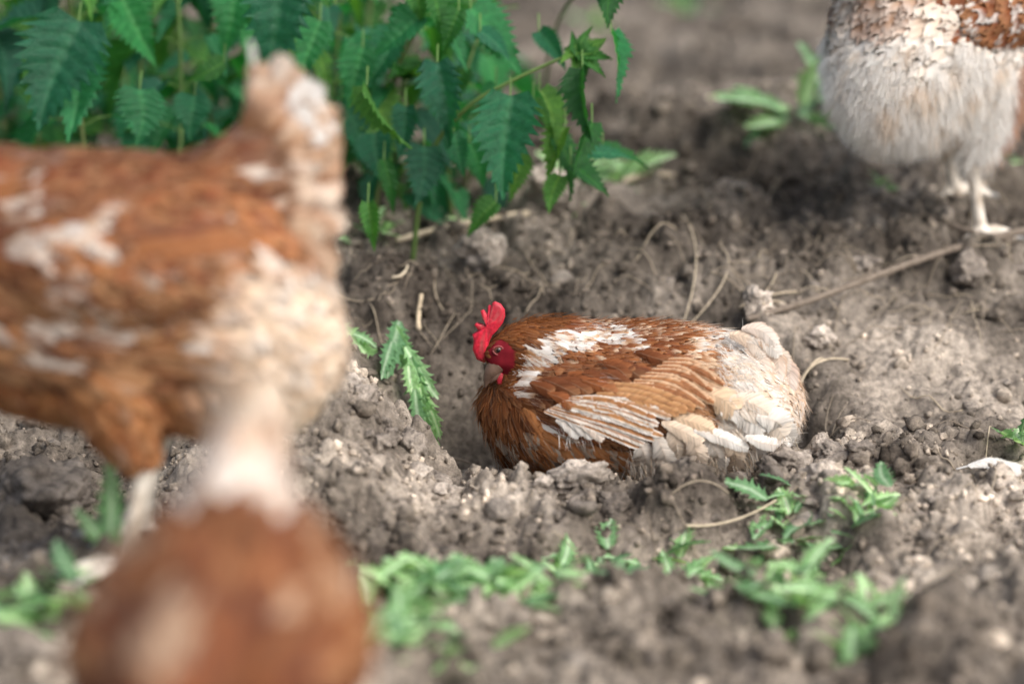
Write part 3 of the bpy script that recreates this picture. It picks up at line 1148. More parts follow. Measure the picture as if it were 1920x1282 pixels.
    O2 = (0.52, 0.27, 0.11)
    rg = random.Random(31)
    k = 0
    # lower fan of primaries: orange with white outer edges, spreading towards the tips
    for i in range(10):
        t = i / 9
        a = (1018 + 48 * t, 766 - 24 * t); c = (1206 + 18 * math.sin(t * 3.0) + rg.uniform(-16, 10), 834 - 60 * t + rg.uniform(-4, 4))
        b = ((a[0] + c[0]) / 2, (a[1] + c[1]) / 2 - 4 - 6 * t)
        lay(None, [a, b, c], .0042 + .0008 * rg.random(), quill(mixc(ORANGE, O2, rg.random()), mixc(WHITE, CREAM, .4 * rg.random()), .05 if i % 3 == 1 else .45, i), .019 + i * .0007, 100 + k, camber=.12, tr=.82); k += 1
    # middle group
    for i in range(4):
        a = (1100 + 10 * i, 744 - 9 * i); c = (1244 + 14 * i, 776 - 5 * i); b = ((a[0] + c[0]) / 2, (a[1] + c[1]) / 2 - 7)
        lay(None, [a, b, c], .0060, quill(mixc(ORANGE, O2, rg.random()), GREYW if i == 0 else TAN, .3, 20 + i), .025 + i * .0008, 100 + k, camber=.12, tr=.8); k += 1
    # tan secondaries
    for i in range(9):
        t = i / 8
        a = (1155 + 82 * t, 724 - 48 * t); c = (1294 + 40 * t + rg.uniform(-24, 14), 772 - 58 * t + rg.uniform(-6, 6)); b = ((a[0] + c[0]) / 2 + 4, (a[1] + c[1]) / 2 - 9)
        lay(None, [a, b, c], .0062 + .001 * rg.random(), quill(mixc(mixc(TAN, ORANGE, .5), RUST, .15 + .5 * rg.random()), mixc(TAN, CREAM, .55), .55, 40 + i), .026 + i * .0010, 100 + k, camber=.2, tr=.5); k += 1
    # coverts closing over the roots of the long feathers
    rg = random.Random(4)
    for i in range(16):
        px = 1005 + i * 12.2 + rg.uniform(-14, 14); py = 742 - i * 3.4 + rg.uniform(-20, 10)
        if i < 7: py += 6
        m = mixc((0.14, .042, .016), (.34, .11, .036), rg.random())
        lay('covert', [(px - 4, py - 14), (px + 22, py - 5), (px + 48 + rg.uniform(-14, 14), py + 8 + rg.uniform(-6, 9))], .0072 + .002 * rg.random(),
            (lambda m, t: (lambda u, v: mixc(m, t, smf(.6, 1, u))))(m, mixc(m, TAN, .35)), .027 - .003 * (i < 6), 300 + i, tr=.6)
    # white and cream feathers over the thigh and vent
    FL = [((1040, 782), (1062, 792), (1082, 812), .007, WHITE), ((1062, 784), (1085, 796), (1108, 812), .007, WHITE), ((1082, 790), (1104, 800), (1124, 818), .006, mixc(WHITE, TAN, .3)),
          ((1300, 735), (1330, 742), (1356, 765), .017, CREAM), ((1345, 745), (1385, 752), (1420, 772), .014, mixc(CREAM, WHITE, .5)),
          ((1330, 770), (1375, 772), (1412, 806), .017, WHITE), ((1365, 768), (1415, 775), (1450, 815), .019, mixc(CREAM, WHITE, .6)),
          ((1395, 775), (1440, 790), (1466, 838), .017, WHITE), ((1282, 800), (1330, 812), (1384, 836), .0085, WHITE),
          ((1375, 812), (1420, 826), (1470, 834), .0085, WHITE), ((1400, 822), (1412, 850), (1402, 884), .007, WHITE),
          ((1425, 828), (1436, 850), (1424, 888), .007, WHITE), ((1240, 800), (1254, 830), (1262, 880), .013, mixc(CREAM, GREYW, .5)),
          ((1215, 805), (1235, 850), (1240, 892), .014, GREYW), ((1270, 805), (1292, 845), (1285, 880), .013, mixc(CREAM, WHITE, .4)),
          ((1305, 815), (1330, 848), (1318, 885), .013, GREYW), ((1180, 812), (1200, 850), (1196, 892), .014, GREYW),
          ((1340, 820), (1362, 846), (1360, 880), .012, mixc(CREAM, WHITE, .3)), ((1245, 775), (1280, 785), (1318, 800), .010, CREAM),
          ((1225, 785), (1262, 800), (1300, 822), .010, mixc(CREAM, GREYW, .4))]
    for i, (a, b, c, w, col) in enumerate(FL):
        lay(None, [a, b, c], w, (lambda col: (lambda u, v: mixc(col, mixc(col, TAN, .15), .5 + .5 * math.sin(v * 3 + u * 4) if u < .7 else 0)))(col),
            .016 + .0016 * (i % 5), 400 + i, par=root, camber=.25, tr=.55)
    # curved cream tail coverts falling over the rump, each row lapping the next
    rg = random.Random(9)
    spots = []
    for i in range(64):
        spots.append((rg.uniform(1350, 1462), rg.uniform(620, 800)))
    spots.sort(key=lambda q: -(q[0] - 1350) - .6 * (q[1] - 620))
    for i, (ax, ay) in enumerate(spots):
        if ay < 615 + max(0, ax - 1380) * .55: continue
        th_ = R(20 + 60 * smf(1360, 1470, ax) + rg.uniform(-12, 12))
        ln = rg.uniform(50, 78)
        b = (ax + ln * .5 * math.cos(th_ - .15), ay + ln * .5 * math.sin(th_ - .15))
        c = (min(1489, ax + ln * math.cos(th_ + .2)), min(835, ay + ln * math.sin(th_ + .2)))
        edge = smf(30, -25, ay - (612 + max(0, ax - 1380) * .75))
        col = mixc(mixc(CREAM, WHITE, .3 + .7 * rg.random()), ORANGE, min(1, .85 * edge * rg.random() + .30 * rg.random() ** 2))
        lay('tail_covert', [(ax, ay), b, c], .0075 + .004 * rg.random(), (lambda col: (lambda u, v: mixc(col, mixc(WHITE, col, .5), smf(.3, .9, u)) if abs(v) < .8 else mixc(col, TAN, .4)))(col),
            .003 + .006 * i / 64, 500 + i, par=root, camber=.2, tr=.55)

    # down along the white gap and the lower belly
    def fl(p, n_, rg):
        x, y = SX(p), SY(p)
        if p.y < -.02: return None
        if 1322 < x < 1390 and 640 < y < 770:
            if rg.random() < .6: return None
            return .028 * rg.uniform(.6, 1.2), Vector((-.5, .5, -.5)) + n_ * .8 + Vector((rg.gauss(0, .45), rg.gauss(0, .45), rg.gauss(0, .45))), .8, WHITE, .0006
        if 1040 < x < 1125 and 775 < y < 815:
            if rg.random() < .65: return None
            return .014 * rg.uniform(.5, 1.3), n_ + Vector((-.4, 0, -.6)) + Vector((rg.gauss(0, .45), rg.gauss(0, .45), rg.gauss(0, .45))), .8, WHITE, .0005
        if 1165 < x < 1440 and y > 800:
            if rg.random() < .5: return None
            return .020 * rg.uniform(.6, 1.2), n_ * .35 + Vector((-.4, 0, -.8)) + Vector((rg.gauss(0, .45), rg.gauss(0, .45), rg.gauss(0, .45))), .8, mixc(WHITE, CREAM, rg.random()), .0005
        return None
    fluff('down', surf, 34000, 12, fl, root, 4, .012)

    def fuzz(p, n_, rg):
        if p.z < .0 or p.y < -.06 or infa(p) < 1.0 and p.x > .12: return None
        L_, w_, li, flow, _ = spec(p, n_, rg)
        flow = (flow - n_ * flow.dot(n_)).normalized()
        c = colour(p + flow * .01, n_, rg)
        if p.x < -.075 or p.z < .05: return L_ * .5, flow + n_ * rg.uniform(.08, .35), .3, mixc(c[1], c[2], rg.random()), .00036
        return L_ * .45, flow + n_ * rg.uniform(.10, .45), .1, mixc(c[1], c[2], rg.random()), .00032
    fluff('barb_fuzz', surf, 15000, 13, fuzz, root, 3, .006)

    def wfuzz(p, n_, rg):
        if SX(p) > 1290 or SY(p) > 742 - .20 * max(0, SX(p) - 1060): return None
        if n_.y < 0: n_ = -n_
        c = wcol(p, n_, rg)
        return .016, Vector((-.93, 0, -.30)) + n_ * rg.uniform(.2, .5) + Vector((rg.gauss(0, .15), 0, rg.gauss(0, .15))), .1, mixc(c[1], c[2], rg.random()), .00035
    fluff('covert_fuzz', ws, 2600, 14, wfuzz, wing, 3, .016)

    # ---- head: comb, beak, eye, wattle
    hy = .024
    out = []
    for zx, zy in COMB_OUT:
        px, py = 860 + zx / 2.824, 540 + zy / 2.824
        out.append((LX(px), (880 + 422 * hy - py) / 1543.0))
    plate('comb', out, .0075, M_COMB, root, (0.58, 0.018, 0.045), y=hy)

    def HP(px, py, y): return Vector((LX(px), y, (880 + 422 * y - py) / 1543.0))
    v, f = tube([HP(936, 686, hy + .004), HP(928, 696, hy + .006), HP(920, 709, hy + .006), HP(915, 727, hy + .006)], [.0115, .0088, .0055, .0009], 12, 14)
    beak = link('beak', mesh_np('beak', np.array([list(q) for q in v]), f, np.full((len(v), 3), (0.15, 0.095, 0.07))), M_HORN, root)
    v, f = tube([HP(939, 700, hy + .004), HP(931, 708, hy + .006), HP(923, 719, hy + .006)], [.0075, .0055, .001], 10, 10)
    link('lower_beak', mesh_np('lower_beak', np.array([list(q) for q in v]), f, np.full((len(v), 3), (0.16, 0.10, 0.075))), M_HORN, beak)
    ez = (880 + 422 * (hy + .018) - 661) / 1543.0
    for sg in (1, -1):
        h = surf.bvh.ray_cast(Vector((LX(939), .3 * sg, ez)), Vector((0, -sg, 0)))
        c_ = h[0] if h[0] is not None else Vector((LX(939), hy + .018 * sg, ez))
        e = blob('eye', c_ - Vector((0, .0012 * sg, 0)), (.0050, .0030, .0044), M_EYE, root, lambda p: (0.15, 0.065, 0.04))
        blob('pupil', c_ + Vector((0, .0005 * sg, 0)), (.0030, .0017, .0029), M_EYE, e, lambda p: (0.01, 0.008, 0.008))
        lid = tube([c_ + Vector((.0058 * math.cos(a_), .0006 * sg, .0050 * math.sin(a_))) for a_ in np.linspace(0, 6.28, 15)], [.0011] * 15, 6)
        link('eyelid', mesh_np('eyelid', np.array([list(q) for q in lid[0]]), lid[1], np.full((len(lid[0]), 3), (.24, .05, .05))), M_COMB, e)
        blob('wattle', HP(943, 712, hy + .009 * sg), (.0045, .0025, .008), M_COMB, root, lambda p: (0.42, 0.022, 0.04))
    return root


lying_hen()


# ------------------------------------------------------------------ standing hens
def standing_hen(label, loc, rotz, pitch, scale, colour, tailfeathers, seed, head='down', fluffspec=None, nfluff=0,
                 dens=.0062, hackles=True, thigh_col=None, wingcol=None, legs=True, leg_pose=((.0, 0), (.0, 0)), roll=0.0, tailw=1.0, wing_fe=True, leg_r=.0085, deep=0.0, fscale=1.0, tail_n=(.25, 1, .15)):
    root = empty('hen', loc)
    root.rotation_euler = (roll, pitch, rotz)
    root.scale = (scale,) * 3
    tag(root, label, 'hen', 'brown hens')
    body_st = [(-.160, 0, .300, .036, .040, .050 + deep * .8), (-.138, 0, .293, .064, .074, .086 + deep * 1.3), (-.09, 0, .283, .088, .094, .104 + deep * 1.5),
               (-.02, 0, .278, .096, .104, .108 + deep), (.05, 0, .283, .098, .104, .106 + deep), (.11, 0, .30, .086, .094, .096 + deep), (.148, 0, .325, .064, .070, .080), (.170, 0, .34, .035, .04, .05)]
    if head == 'down':
        neck_st = [(.09, 0, .325, .060, .06, .06), (.15, 0, .345, .052, .05, .055), (.20, 0, .335, .040, .038, .042), (.24, 0, .295, .031, .031, .031),
                   (.265, 0, .245, .026, .026, .026), (.283, 0, .20, .023, .024, .024), (.298, 0, .165, .020, .023, .022), (.308, 0, .14, .014, .015, .015)]
        eye, fw, upv = (.297, 0, .165), (.35, 0, -.9), (.9, 0, .35)
    else:
        neck_st = [(.09, 0, .33, .060, .06, .06), (.145, 0, .375, .050, .05, .055), (.17, 0, .43, .036, .036, .04), (.18, 0, .48, .027, .028, .028),
                   (.19, 0, .515, .022, .024, .024), (.205, 0, .53, .020, .022, .022), (.220, 0, .528, .014, .014, .014)]
        eye, fw, upv = (.203, 0, .53), (1, 0, -.12), (.1, 0, 1)
    tail_st = [(-.08, 0, .33, .05, .045, .06), (-.125, 0, .365, .034 * tailw, .045, .05), (-.155, 0, .40, .020 * tailw, .035, .04), (-.172, 0, .428, .008, .012, .015)]
    skins = [loft(body_st), loft(neck_st), loft(tail_st)]
    for sg, (dx, dz) in zip((1, -1), leg_pose):
        skins.append(loft([(.015, .048 * sg, .25, .045, .055, .055), (.012 + dx * .4, .052 * sg, .195 + dz * .5, .040, .050, .048),
                           (.002 + dx * .8, .052 * sg, .145 + dz, .026, .033, .032), (-.012 + dx, .050 * sg, .108 + dz, .012, .014, .014)], 20, 24))
    me = fuse(skins, .0055, 4)
    surf = Surf(me)
    paint(me, lambda p: colour(Vector(p.tolist()), Vector((0, 0, 1)), random)[1] if p[2] > .1 and not (p[0] > .27 or p[2] > .50) else (0.40, .04, .045))
    link('body', me, M_SKIN, root)

    def spec(p, n_, rg):
        j = Vector((rg.gauss(0, .13), rg.gauss(0, .13), rg.gauss(0, .13)))
        if p.x > .15:
            fl_ = Vector((-.7, 0, .5)) if head == 'down' and p.z < .32 else (Vector((-1, 0, .1)) if head == 'down' else Vector((-.45, 0, -.9)))
            return .034 * rg.uniform(.8, 1.2), .0045, .003, fl_ + j * .6, .8
        if p.x < -.10 and p.z > .34:                                 # tail root
            return .055 * rg.uniform(.7, 1.2), .0105, .009, Vector((-.75, 0, .65)) + j, .8
        if p.z < .20:                                                # thigh
            return .030 * rg.uniform(.8, 1.2), .008, .006, Vector((-.35, 0, -.9)) + j, .8
        if p.x < -.10:
            return .045 * rg.uniform(.8, 1.2), .011, .010, Vector((-.8, 0, -.5)) + j * 1.5, .8
        return .044 * fscale * rg.uniform(.8, 1.25), .0098 * fscale, .006, Vector((-1, 0, -.22 if p.z < .36 else .05)) + j, .8

    roots = scatter(surf, seed, 16000, lambda p: None if (p[2] < .112 or p[0] > .285 or p[2] > .505) else (dens * .75 if p[0] > .16 else dens))
    plumage('plumage', surf, roots, spec, colour, M_FEATHER, root, seed + 1, rows=6, colsn=5)

    # folded wings
    for sg in (1, -1):
        def sy_(x, z):
            h = surf.bvh.ray_cast(Vector((x, .3 * sg, z)), Vector((0, -sg, 0)))
            return h[0].y if h[0] is not None else sg * .045
        vs_, NR, NA = [], 8, 36
        ta = R(10)
        for i in range(NR + 1):
            r_ = i / NR
            for k in range(NA):
                a = 2 * math.pi * k / NA
                u, w = .105 * r_ * math.cos(a), .052 * r_ * math.sin(a)
                x = .015 + u * math.cos(ta) - w * math.sin(ta); z = .308 + u * math.sin(ta) + w * math.cos(ta)
                vs_.append((x, sy_(x, z) + sg * (.002 + .014 * (1 - r_ ** 2.2)), z))
        fs = [(i * NA + k, i * NA + (k + 1) % NA, (i + 1) * NA + (k + 1) % NA, (i + 1) * NA + k) for i in range(NR) for k in range(NA)]
        if sg > 0: fs = [f[::-1] for f in fs]
        wme = mesh_np('wing', np.array(vs_), fs, np.full((len(vs_), 3), mixc(DARK, RUST, .5)))
        wing = link('wing', wme, M_SKIN, root)
        w_s = Surf(wme)
        # orient normals outward for the march
        wr = scatter(w_s, seed + 4, 2600, lambda p: .0062)

        class Flip:
            def __init__(s, b): s.b = b
            def find_nearest(s, q):
                h = s.b.find_nearest(q)
                n_ = h[1] if h[1].y * sg > 0 else -h[1]
                return (h[0], n_, h[2], h[3])
        w_s.bvh = Flip(w_s.bvh)
        wc = wingcol or colour
        plumage('covert_feathers', w_s, wr, lambda p, n_, rg: (.04 * rg.uniform(.8, 1.2), .010, .006, Vector((-.96, 0, -.22 + rg.gauss(0, .1))), .85), wc, M_FEATHER, wing, seed + 6, rows=6, colsn=5)
        if wing_fe:
            rg = random.Random(seed + 30)
            for i in range(8):
                a = Vector((.03 - .004 * i, 0, .272 + .008 * i)); c = Vector((-.115 - .004 * i, 0, .272 + .009 * i)); b = a.lerp(c, .5) + Vector((0, 0, .004))
                path = []
                for q in (a, b, c):
                    q.y = sy_(q.x, q.z) + sg * (.010 + .0010 * i)
                    path.append(q)
                path[2].y = sy_(path[2].x, path[2].z) + sg * .006
                col = wc(path[2], Vector((0, sg, 0)), rg)
                col = (col[0], mixc(col[0], col[1], .35), mixc(col[0], col[2], .5))
                one_feather('feather', path, (0, sg, .2), .010, (lambda col: (lambda u, v: mixc(col[1], col[2], smf(.5, 1, abs(v)))))(col), M_FEATHER, wing, seed + 60 + i)
    # tail feathers
    rg = random.Random(seed + 9)
    for i, (bx, bz, tx, tz, y, w, cA, cB) in enumerate(tailfeathers):
        for sg in ((1, -1) if y != 0 else (1,)):
            a = Vector((bx, y * .4 * sg, bz)); c = Vector((tx, y * sg, tz)); b = a.lerp(c, .55) + Vector((-.008, y * .35 * sg, .006))
            one_feather('tail_feather', [a, b, c], (tail_n[0], sg * tail_n[1], tail_n[2]), w, (lambda A, B: (lambda u, v: mixc(A, B, smf(.25, .8, u + .15 * v))))(cA, cB), M_FEATHER, root,
                        seed + 80 + i, camber=.25, tipround=.7)
    if fluffspec: fluff('fluff', surf, nfluff, seed + 3, fluffspec, root)
    head_parts(root, eye, fw, upv)
    if legs:
        for sg, (dx, dz) in zip((1, -1), leg_pose):
            hen_leg(root, (-.012 + dx, .050 * sg, .108 + dz), (.012 + dx + (0.02 if dz > .01 else 0), .052 * sg, .010 + dz * .8), (1, 0, 0), r=leg_r)
    return root


# ---- hen standing at the left, flank to the lens, head down out of frame
def col_left(p, n_, rg):
    x = 270 - 2000 * p.x; y = 1050 - 1930 * p.z + 528 * p.y
    r1, r2 = rg.random(), rg.random()
    q = noise.noise(Vector((p.x * 14 + 5, p.y * 20, p.z * 30))) + .6 * noise.noise(Vector((p.x * 34, p.y * 40, p.z * 60 + 3)))
    rump = smf(400, 530, x + .25 * (y - 600)) * smf(480, 570, y)
    tail = smf(500, 640, x + .35 * (300 - y)) if y < 480 else 0
    k = min(1, max(0, .72 + .95 * q + (r1 - .5) * 1.2))
    base = mixc(ORANGE, mixc(RUST, DARK, smf(.35, .95, k)), smf(.05, .5, k))
    if y < 420: base = mixc(base, DARK, .55 * smf(430, 300, y) * (1 - tail))
    base = mixc(base, (.24, .058, .020), .30)
    if y > 540: base = mixc(base, TAN, .55 * r2)
    if y > 740: base = mixc(mixc(ORANGE, RUST, r1), TAN, .3 * r2)
    c = mixc(base, mixc((.87, .68, .50), TAN, r1 * .35), max(rump, tail * .6))
    q2 = noise.noise(Vector((p.x * 22 + 9, p.y * 24, p.z * 44))) + .5 * nz(p, 75, 3.0) + rg.uniform(-.22, .22)
    wp = smf(.18, .50, q2) * (1 if 330 < y < 720 else .15)
    c2 = mixc(c, mixc(mixc(CREAM, TAN, .3), WHITE, r1 * .8), wp * .8)
    tip = mixc(mixc(c2, TAN if rump < .3 else WHITE, .15 + .4 * r2), WHITE, .5 * wp)
    return mixc(c, DARK, .3 * (1 - rump)), c2, tip


TAILF = []
_rg = random.Random(3)
_tips = [(508, 85), (530, 114), (552, 116), (574, 126), (598, 145), (618, 165), (636, 192), (646, 232), (652, 275), (656, 318), (657, 368), (650, 418), (638, 462), (620, 496)]
for i, (tx, ty) in enumerate(_tips):
    t = i / (len(_tips) - 1)
    bx_, by_ = 470 + 40 * t, 270 + 140 * t
    tx, ty = tx + 22 * (t - .35) + _rg.uniform(-10, 8), ty + 12 + _rg.uniform(-10, 10)
    white = 3 < i < 8
    for rep_ in range(3 if i else 1):
        sh = (1.0, .84, .66)[rep_] * _rg.uniform(.93, 1.04)
        X, Y = bx_ + (tx - bx_) * sh + _rg.uniform(-9, 9), by_ + (ty - by_) * sh + _rg.uniform(-9, 9)
        TAILF.append(((270 - bx_) / 2000, (1050 - by_) / 1930, (270 - X) / 2000, (1050 - Y) / 1930, (.004 + .018 * t + .008 * rep_) if i else 0, _rg.uniform(.009, .0145) if i else .0035,
                      mixc(RUST, TAN, .1 + .5 * _rg.random()), WHITE if (white and rep_ < 2) or i == 0 else mixc(mixc(CREAM, WHITE, .6 * _rg.random()), ORANGE, .65 * _rg.random())))

LEFT_P = at(270, 1035, 2.27)
standing_hen('chestnut hen standing at the left with upright cream tail, head out of frame', (LEFT_P.x, LEFT_P.y, gzf(LEFT_P.x, LEFT_P.y)), R(180), 0, 1.0,
             col_left, TAILF, 41,
             fluffspec=lambda p, n_, rg: ((.026 * rg.uniform(.6, 1.2), n_ * .8 + Vector((-.7, 0, -.5)) + Vector((rg.gauss(0, .3), rg.gauss(0, .3), rg.gauss(0, .3))), .6,
                                           mixc(CREAM, WHITE, rg.random()), .0006) if p.x < -.11 and p.z < .32 else None), nfluff=1500, deep=.040, fscale=1.35, dens=.0078)


# ---- hen close to the lens, tail towards the hollow, head down below the frame
def col_front(p, n_, rg):
    r1 = rg.random()
    q = nz(p, 18, 9.0) + .5 * nz(p, 40, 4.0)
    base = mixc((.17, .043, .019), DARK, smf(-.25, .35, q) * .85)
    if p.x < -.105 and p.z > .33: base = mixc(base, mixc(CREAM, WHITE, .3), .8)
    base = mixc(base, DARK if r1 < .6 else ORANGE, .5 * rg.random())
    if -.12 < p.x < -.055 and p.z > .355 and abs(p.y) < .045: base = mixc(WHITE, CREAM, .5 * r1)
    if p.z > .34 and p.x > -.06 and nz(p, 22, 21.0) > .25: base = mixc(base, CREAM, .45)
    if q < -.35: base = mixc(base, TAN, .5)
    return base, base, mixc(base, ORANGE, .4)


TAIL2 = []
for i in range(9):
    t = i / 8
    ang = R(95 - 75 * t)
    bx, bz = -.11 - .02 * t, .385 - .04 * t
    TAIL2.append((bx, bz, bx - .085 * math.cos(ang), bz + .078 * math.sin(ang), .010 + .014 * t, .012, mixc(WHITE, CREAM, .4), mixc(CREAM, WHITE, .2)))
FR = at(432, 1060, 1.61)
standing_hen('chestnut hen closest to the lens, strongly blurred, with pale upright tail', (FR.x, FR.y, gzf(FR.x, FR.y) - .01), R(-92), R(7), .85,
             col_front, TAIL2, 77, dens=.0085, tailw=1.0, fscale=1.4, tail_n=(1, .6, .2))


# ---- hen at the upper right, rump towards the lens
def col_right(p, n_, rg):
    r1 = rg.random()
    q = nz(p, 20, 2.0)
    back = p.x < -.05
    if p.z < .27 and p.x < .03: base = mixc(WHITE, CREAM, r1 * .5)
    elif back: base = mixc(mixc(CREAM, WHITE, .4), mixc(TAN, RUST, .5), smf(-.15, .2, q) * .9)
    else: base = mixc(ORANGE, RUST, r1)
    if p.x > .02 and p.z < .28: base = mixc(RUST, TAN, .5 * r1)
    return base, base, mixc(base, WHITE, .5)


def wing_right(p, n_, rg):
    m = mixc(RUST, DARK, rg.random() * .5)
    return m, m, (WHITE if rg.random() > .6 else mixc(m, TAN, .5))


TAIL3 = []
for i in range(10):
    t = i / 9
    ang = R(80 - 80 * t)
    bx, bz = -.11 - .02 * t, .385 - .045 * t
    TAIL3.append((bx, bz, bx - .115 * math.cos(ang), bz + .115 * math.sin(ang), .010 + .02 * t, .0125, mixc(CREAM, TAN, .5), mixc(CREAM, TAN, .6 * (i % 2))))


def fluff_right(p, n_, rg):
    if p.x > .06 or p.z > .255 + .05 * nz(p, 25, 3) or p.z < .105: return None
    if p.x > -.03 and p.z > .235: return None
    c = Vector((nz(p, 55, 1), nz(p, 55, 4), nz(p, 55, 8))) * .6
    col = mixc((.90, .885, .86), CREAM, .6 * smf(.1, .6, nz(p, 30, 6) + rg.uniform(-.3, .3)))
    if p.x > .012: col = mixc(col, ORANGE, .75)
    return .030 * rg.uniform(.6, 1.25), n_ * .95 + Vector((-.35, 0, -.75)) + c + Vector((rg.gauss(0, .15), rg.gauss(0, .15), rg.gauss(0, .15))), .55, col, .0005


RH_ROT = R(40)
rf = on_ground(1836, 452)
fwd = Vector((math.cos(RH_ROT), math.sin(RH_ROT), 0)); lft = Vector((-math.sin(RH_ROT), math.cos(RH_ROT), 0))
loc = Vector((rf.x, rf.y, 0)) + lft * .052 - fwd * .012
rz = gzf(rf.x, rf.y)
standing_hen('cream and rust hen walking off at the upper right, white fluffy rump turned to us', (loc.x, loc.y, rz), RH_ROT, 0, 1.05,
             col_right, TAIL3, 91, head='up', fluffspec=fluff_right, nfluff=70000, wingcol=wing_right, leg_pose=((.055, .035), (.0, 0)), leg_r=.0085, deep=.030)


# ------------------------------------------------------------------ plants
def leaf_mesh(name, kind, seed):
    rg = random.Random(seed)
    if kind == 'nettle': NR, NC = 61, 13
    elif kind == 'lobed': NR, NC = 49, 9
    else: NR, NC = 21, 5
    vs_, cs = [], []
    o = Vector((seed * 3.7, seed * 1.3, 0))
    droop = rg.uniform(.02, .42); fold = rg.uniform(.12, .65); wn_ = rg.uniform(.34, .43); nt_ = rg.choice((10, 11, 12)); tw = rg.uniform(-.3, .3); sw = rg.uniform(-.08, .08)
    for i in range(NR):
        t = i / (NR - 1)
        if kind == 'nettle':
            w = wn_ * (math.sin(math.pi * min(1, (.07 + .93 * t) ** .56)) ** 1.0) * (1 - .22 * t) + .002
            ph = (t * nt_) % 1.0
            ed = .70 + .40 * ph ** 1.3
            if t > .97: ed = .7
        elif kind == 'lobed':
            w = .17 * (math.sin(math.pi * min(1, (.05 + .95 * t) ** .85)) ** .7) + .004
            ph = (t * 6.5) % 1.0
            ed = .28 + .80 * (ph ** 1.4)
            if t > .86: ed = max(ed, .75)
        else:
            w = .045 * (math.sin(math.pi * min(1, .1 + .9 * t)) ** .6) + .002
            ph, ed = 0, 1
        for j in range(NC):
            v = -1 + 2 * j / (NC - 1)
            a = abs(v)
            e = 1 + (ed - 1) * a ** 3
            x = v * w * e
            y = t + (.05 * ph * a ** 3 if kind == 'nettle' else .05 * ph * a ** 2 if kind == 'lobed' else 0)
            if kind == 'nettle' and t < .06: y -= .10 * a * (1 - t / .06) * .6
            z = fold * abs(x) - droop * t * t + tw * x * t * .6
            vein = 0
            if kind == 'nettle':
                f1 = (t * 7.5 - a * 1.25 * (1 - .3 * t)) % 1.0
                lat = math.exp(-(min(f1, 1 - f1) / .07) ** 2) * (1 if a > .02 else 0)
                z += .016 * math.sin(math.pi * f1) * (1 - a * .5) * (w / .335) + .012 * noise.noise(Vector((x * 9, t * 9, 0)) + o) + .085 * a * a * noise.noise(Vector((v, t * 5, 3)) + o)
                mid = math.exp(-(a * w / .010) ** 2)
                vein = min(1, .55 * lat + .9 * mid)
                c = mixc((.014, .110, .056), (.036, .170, .085), vein)
            elif kind == 'lobed':
                z += .05 * a * noise.noise(Vector((v, t * 5, 3)) + o) + .02 * noise.noise(Vector((0, t * 4, 1)) + o)
                mid = math.exp(-(a * w / .018) ** 2)
                c = mixc((.085, .21, .075), (.24, .38, .21), mid)
            else:
                c = mixc((.09, .22, .05), (.18, .34, .10), 1 - a)
            x += sw * math.sin(t * 3)
            k = 1 + .18 * noise.noise(Vector((x * 5, t * 5, 7)) + o)
            vs_.append((x, y, z)); cs.append(tuple(q * k for q in c))
    I = np.arange(NR * NC).reshape(NR, NC)
    F_ = np.stack([I[:-1, :-1].ravel(), I[:-1, 1:].ravel(), I[1:, 1:].ravel(), I[1:, :-1].ravel()], 1)
    return mesh_np(name, np.array(vs_), F_, np.array(cs))


def variants(kind, n_, mat, s0):
    out = []
    for i in range(n_):
        m = leaf_mesh(kind + '_leaf', kind, s0 + i); m.materials.append(mat); out.append(m)
    return out


L_NET = variants('nettle', 9, M_NETTLE, 1)
L_YNG = variants('nettle', 4, M_YOUNG, 20)
L_LOB = variants('lobed', 5, M_WEED, 40)
L_BLA = variants('blade', 3, M_WEED, 60)


def put_leaf(me, base, tip, nrm, parent, wide=1.0, name='leaf'):
    base, tip = Vector(base), Vector(tip)
    y = tip - base
    L_ = y.length
    y.normalize()
    n_ = Vector(nrm); n_ = n_ - y * n_.dot(y)
    n_ = n_.normalized() if n_.length > 1e-5 else y.orthogonal().normalized()
    x = y.cross(n_)
    m = Matrix((x * L_ * wide, y * L_, n_ * L_)).transposed().to_4x4()
    m.translation = base
    o = link(name, me, None, parent)
    o.matrix_local = Matrix.Translation(-parent.location) @ m
    return o


def put_stem(parent, pts, r0, r1, col=(.10, .17, .05), name='stem', n=8):
    pl = parent.location
    v, f = tube([Vector(p) - pl for p in pts], np.linspace(r0, r1, len(pts)), n, max(10, len(pts) * 6), .08)
    return link(name, mesh_np(name, np.array([list(q) for q in v]), f, np.full((len(v), 3), col)), M_STEM, parent)


CAMP = Vector((0, 0, CAM_H))


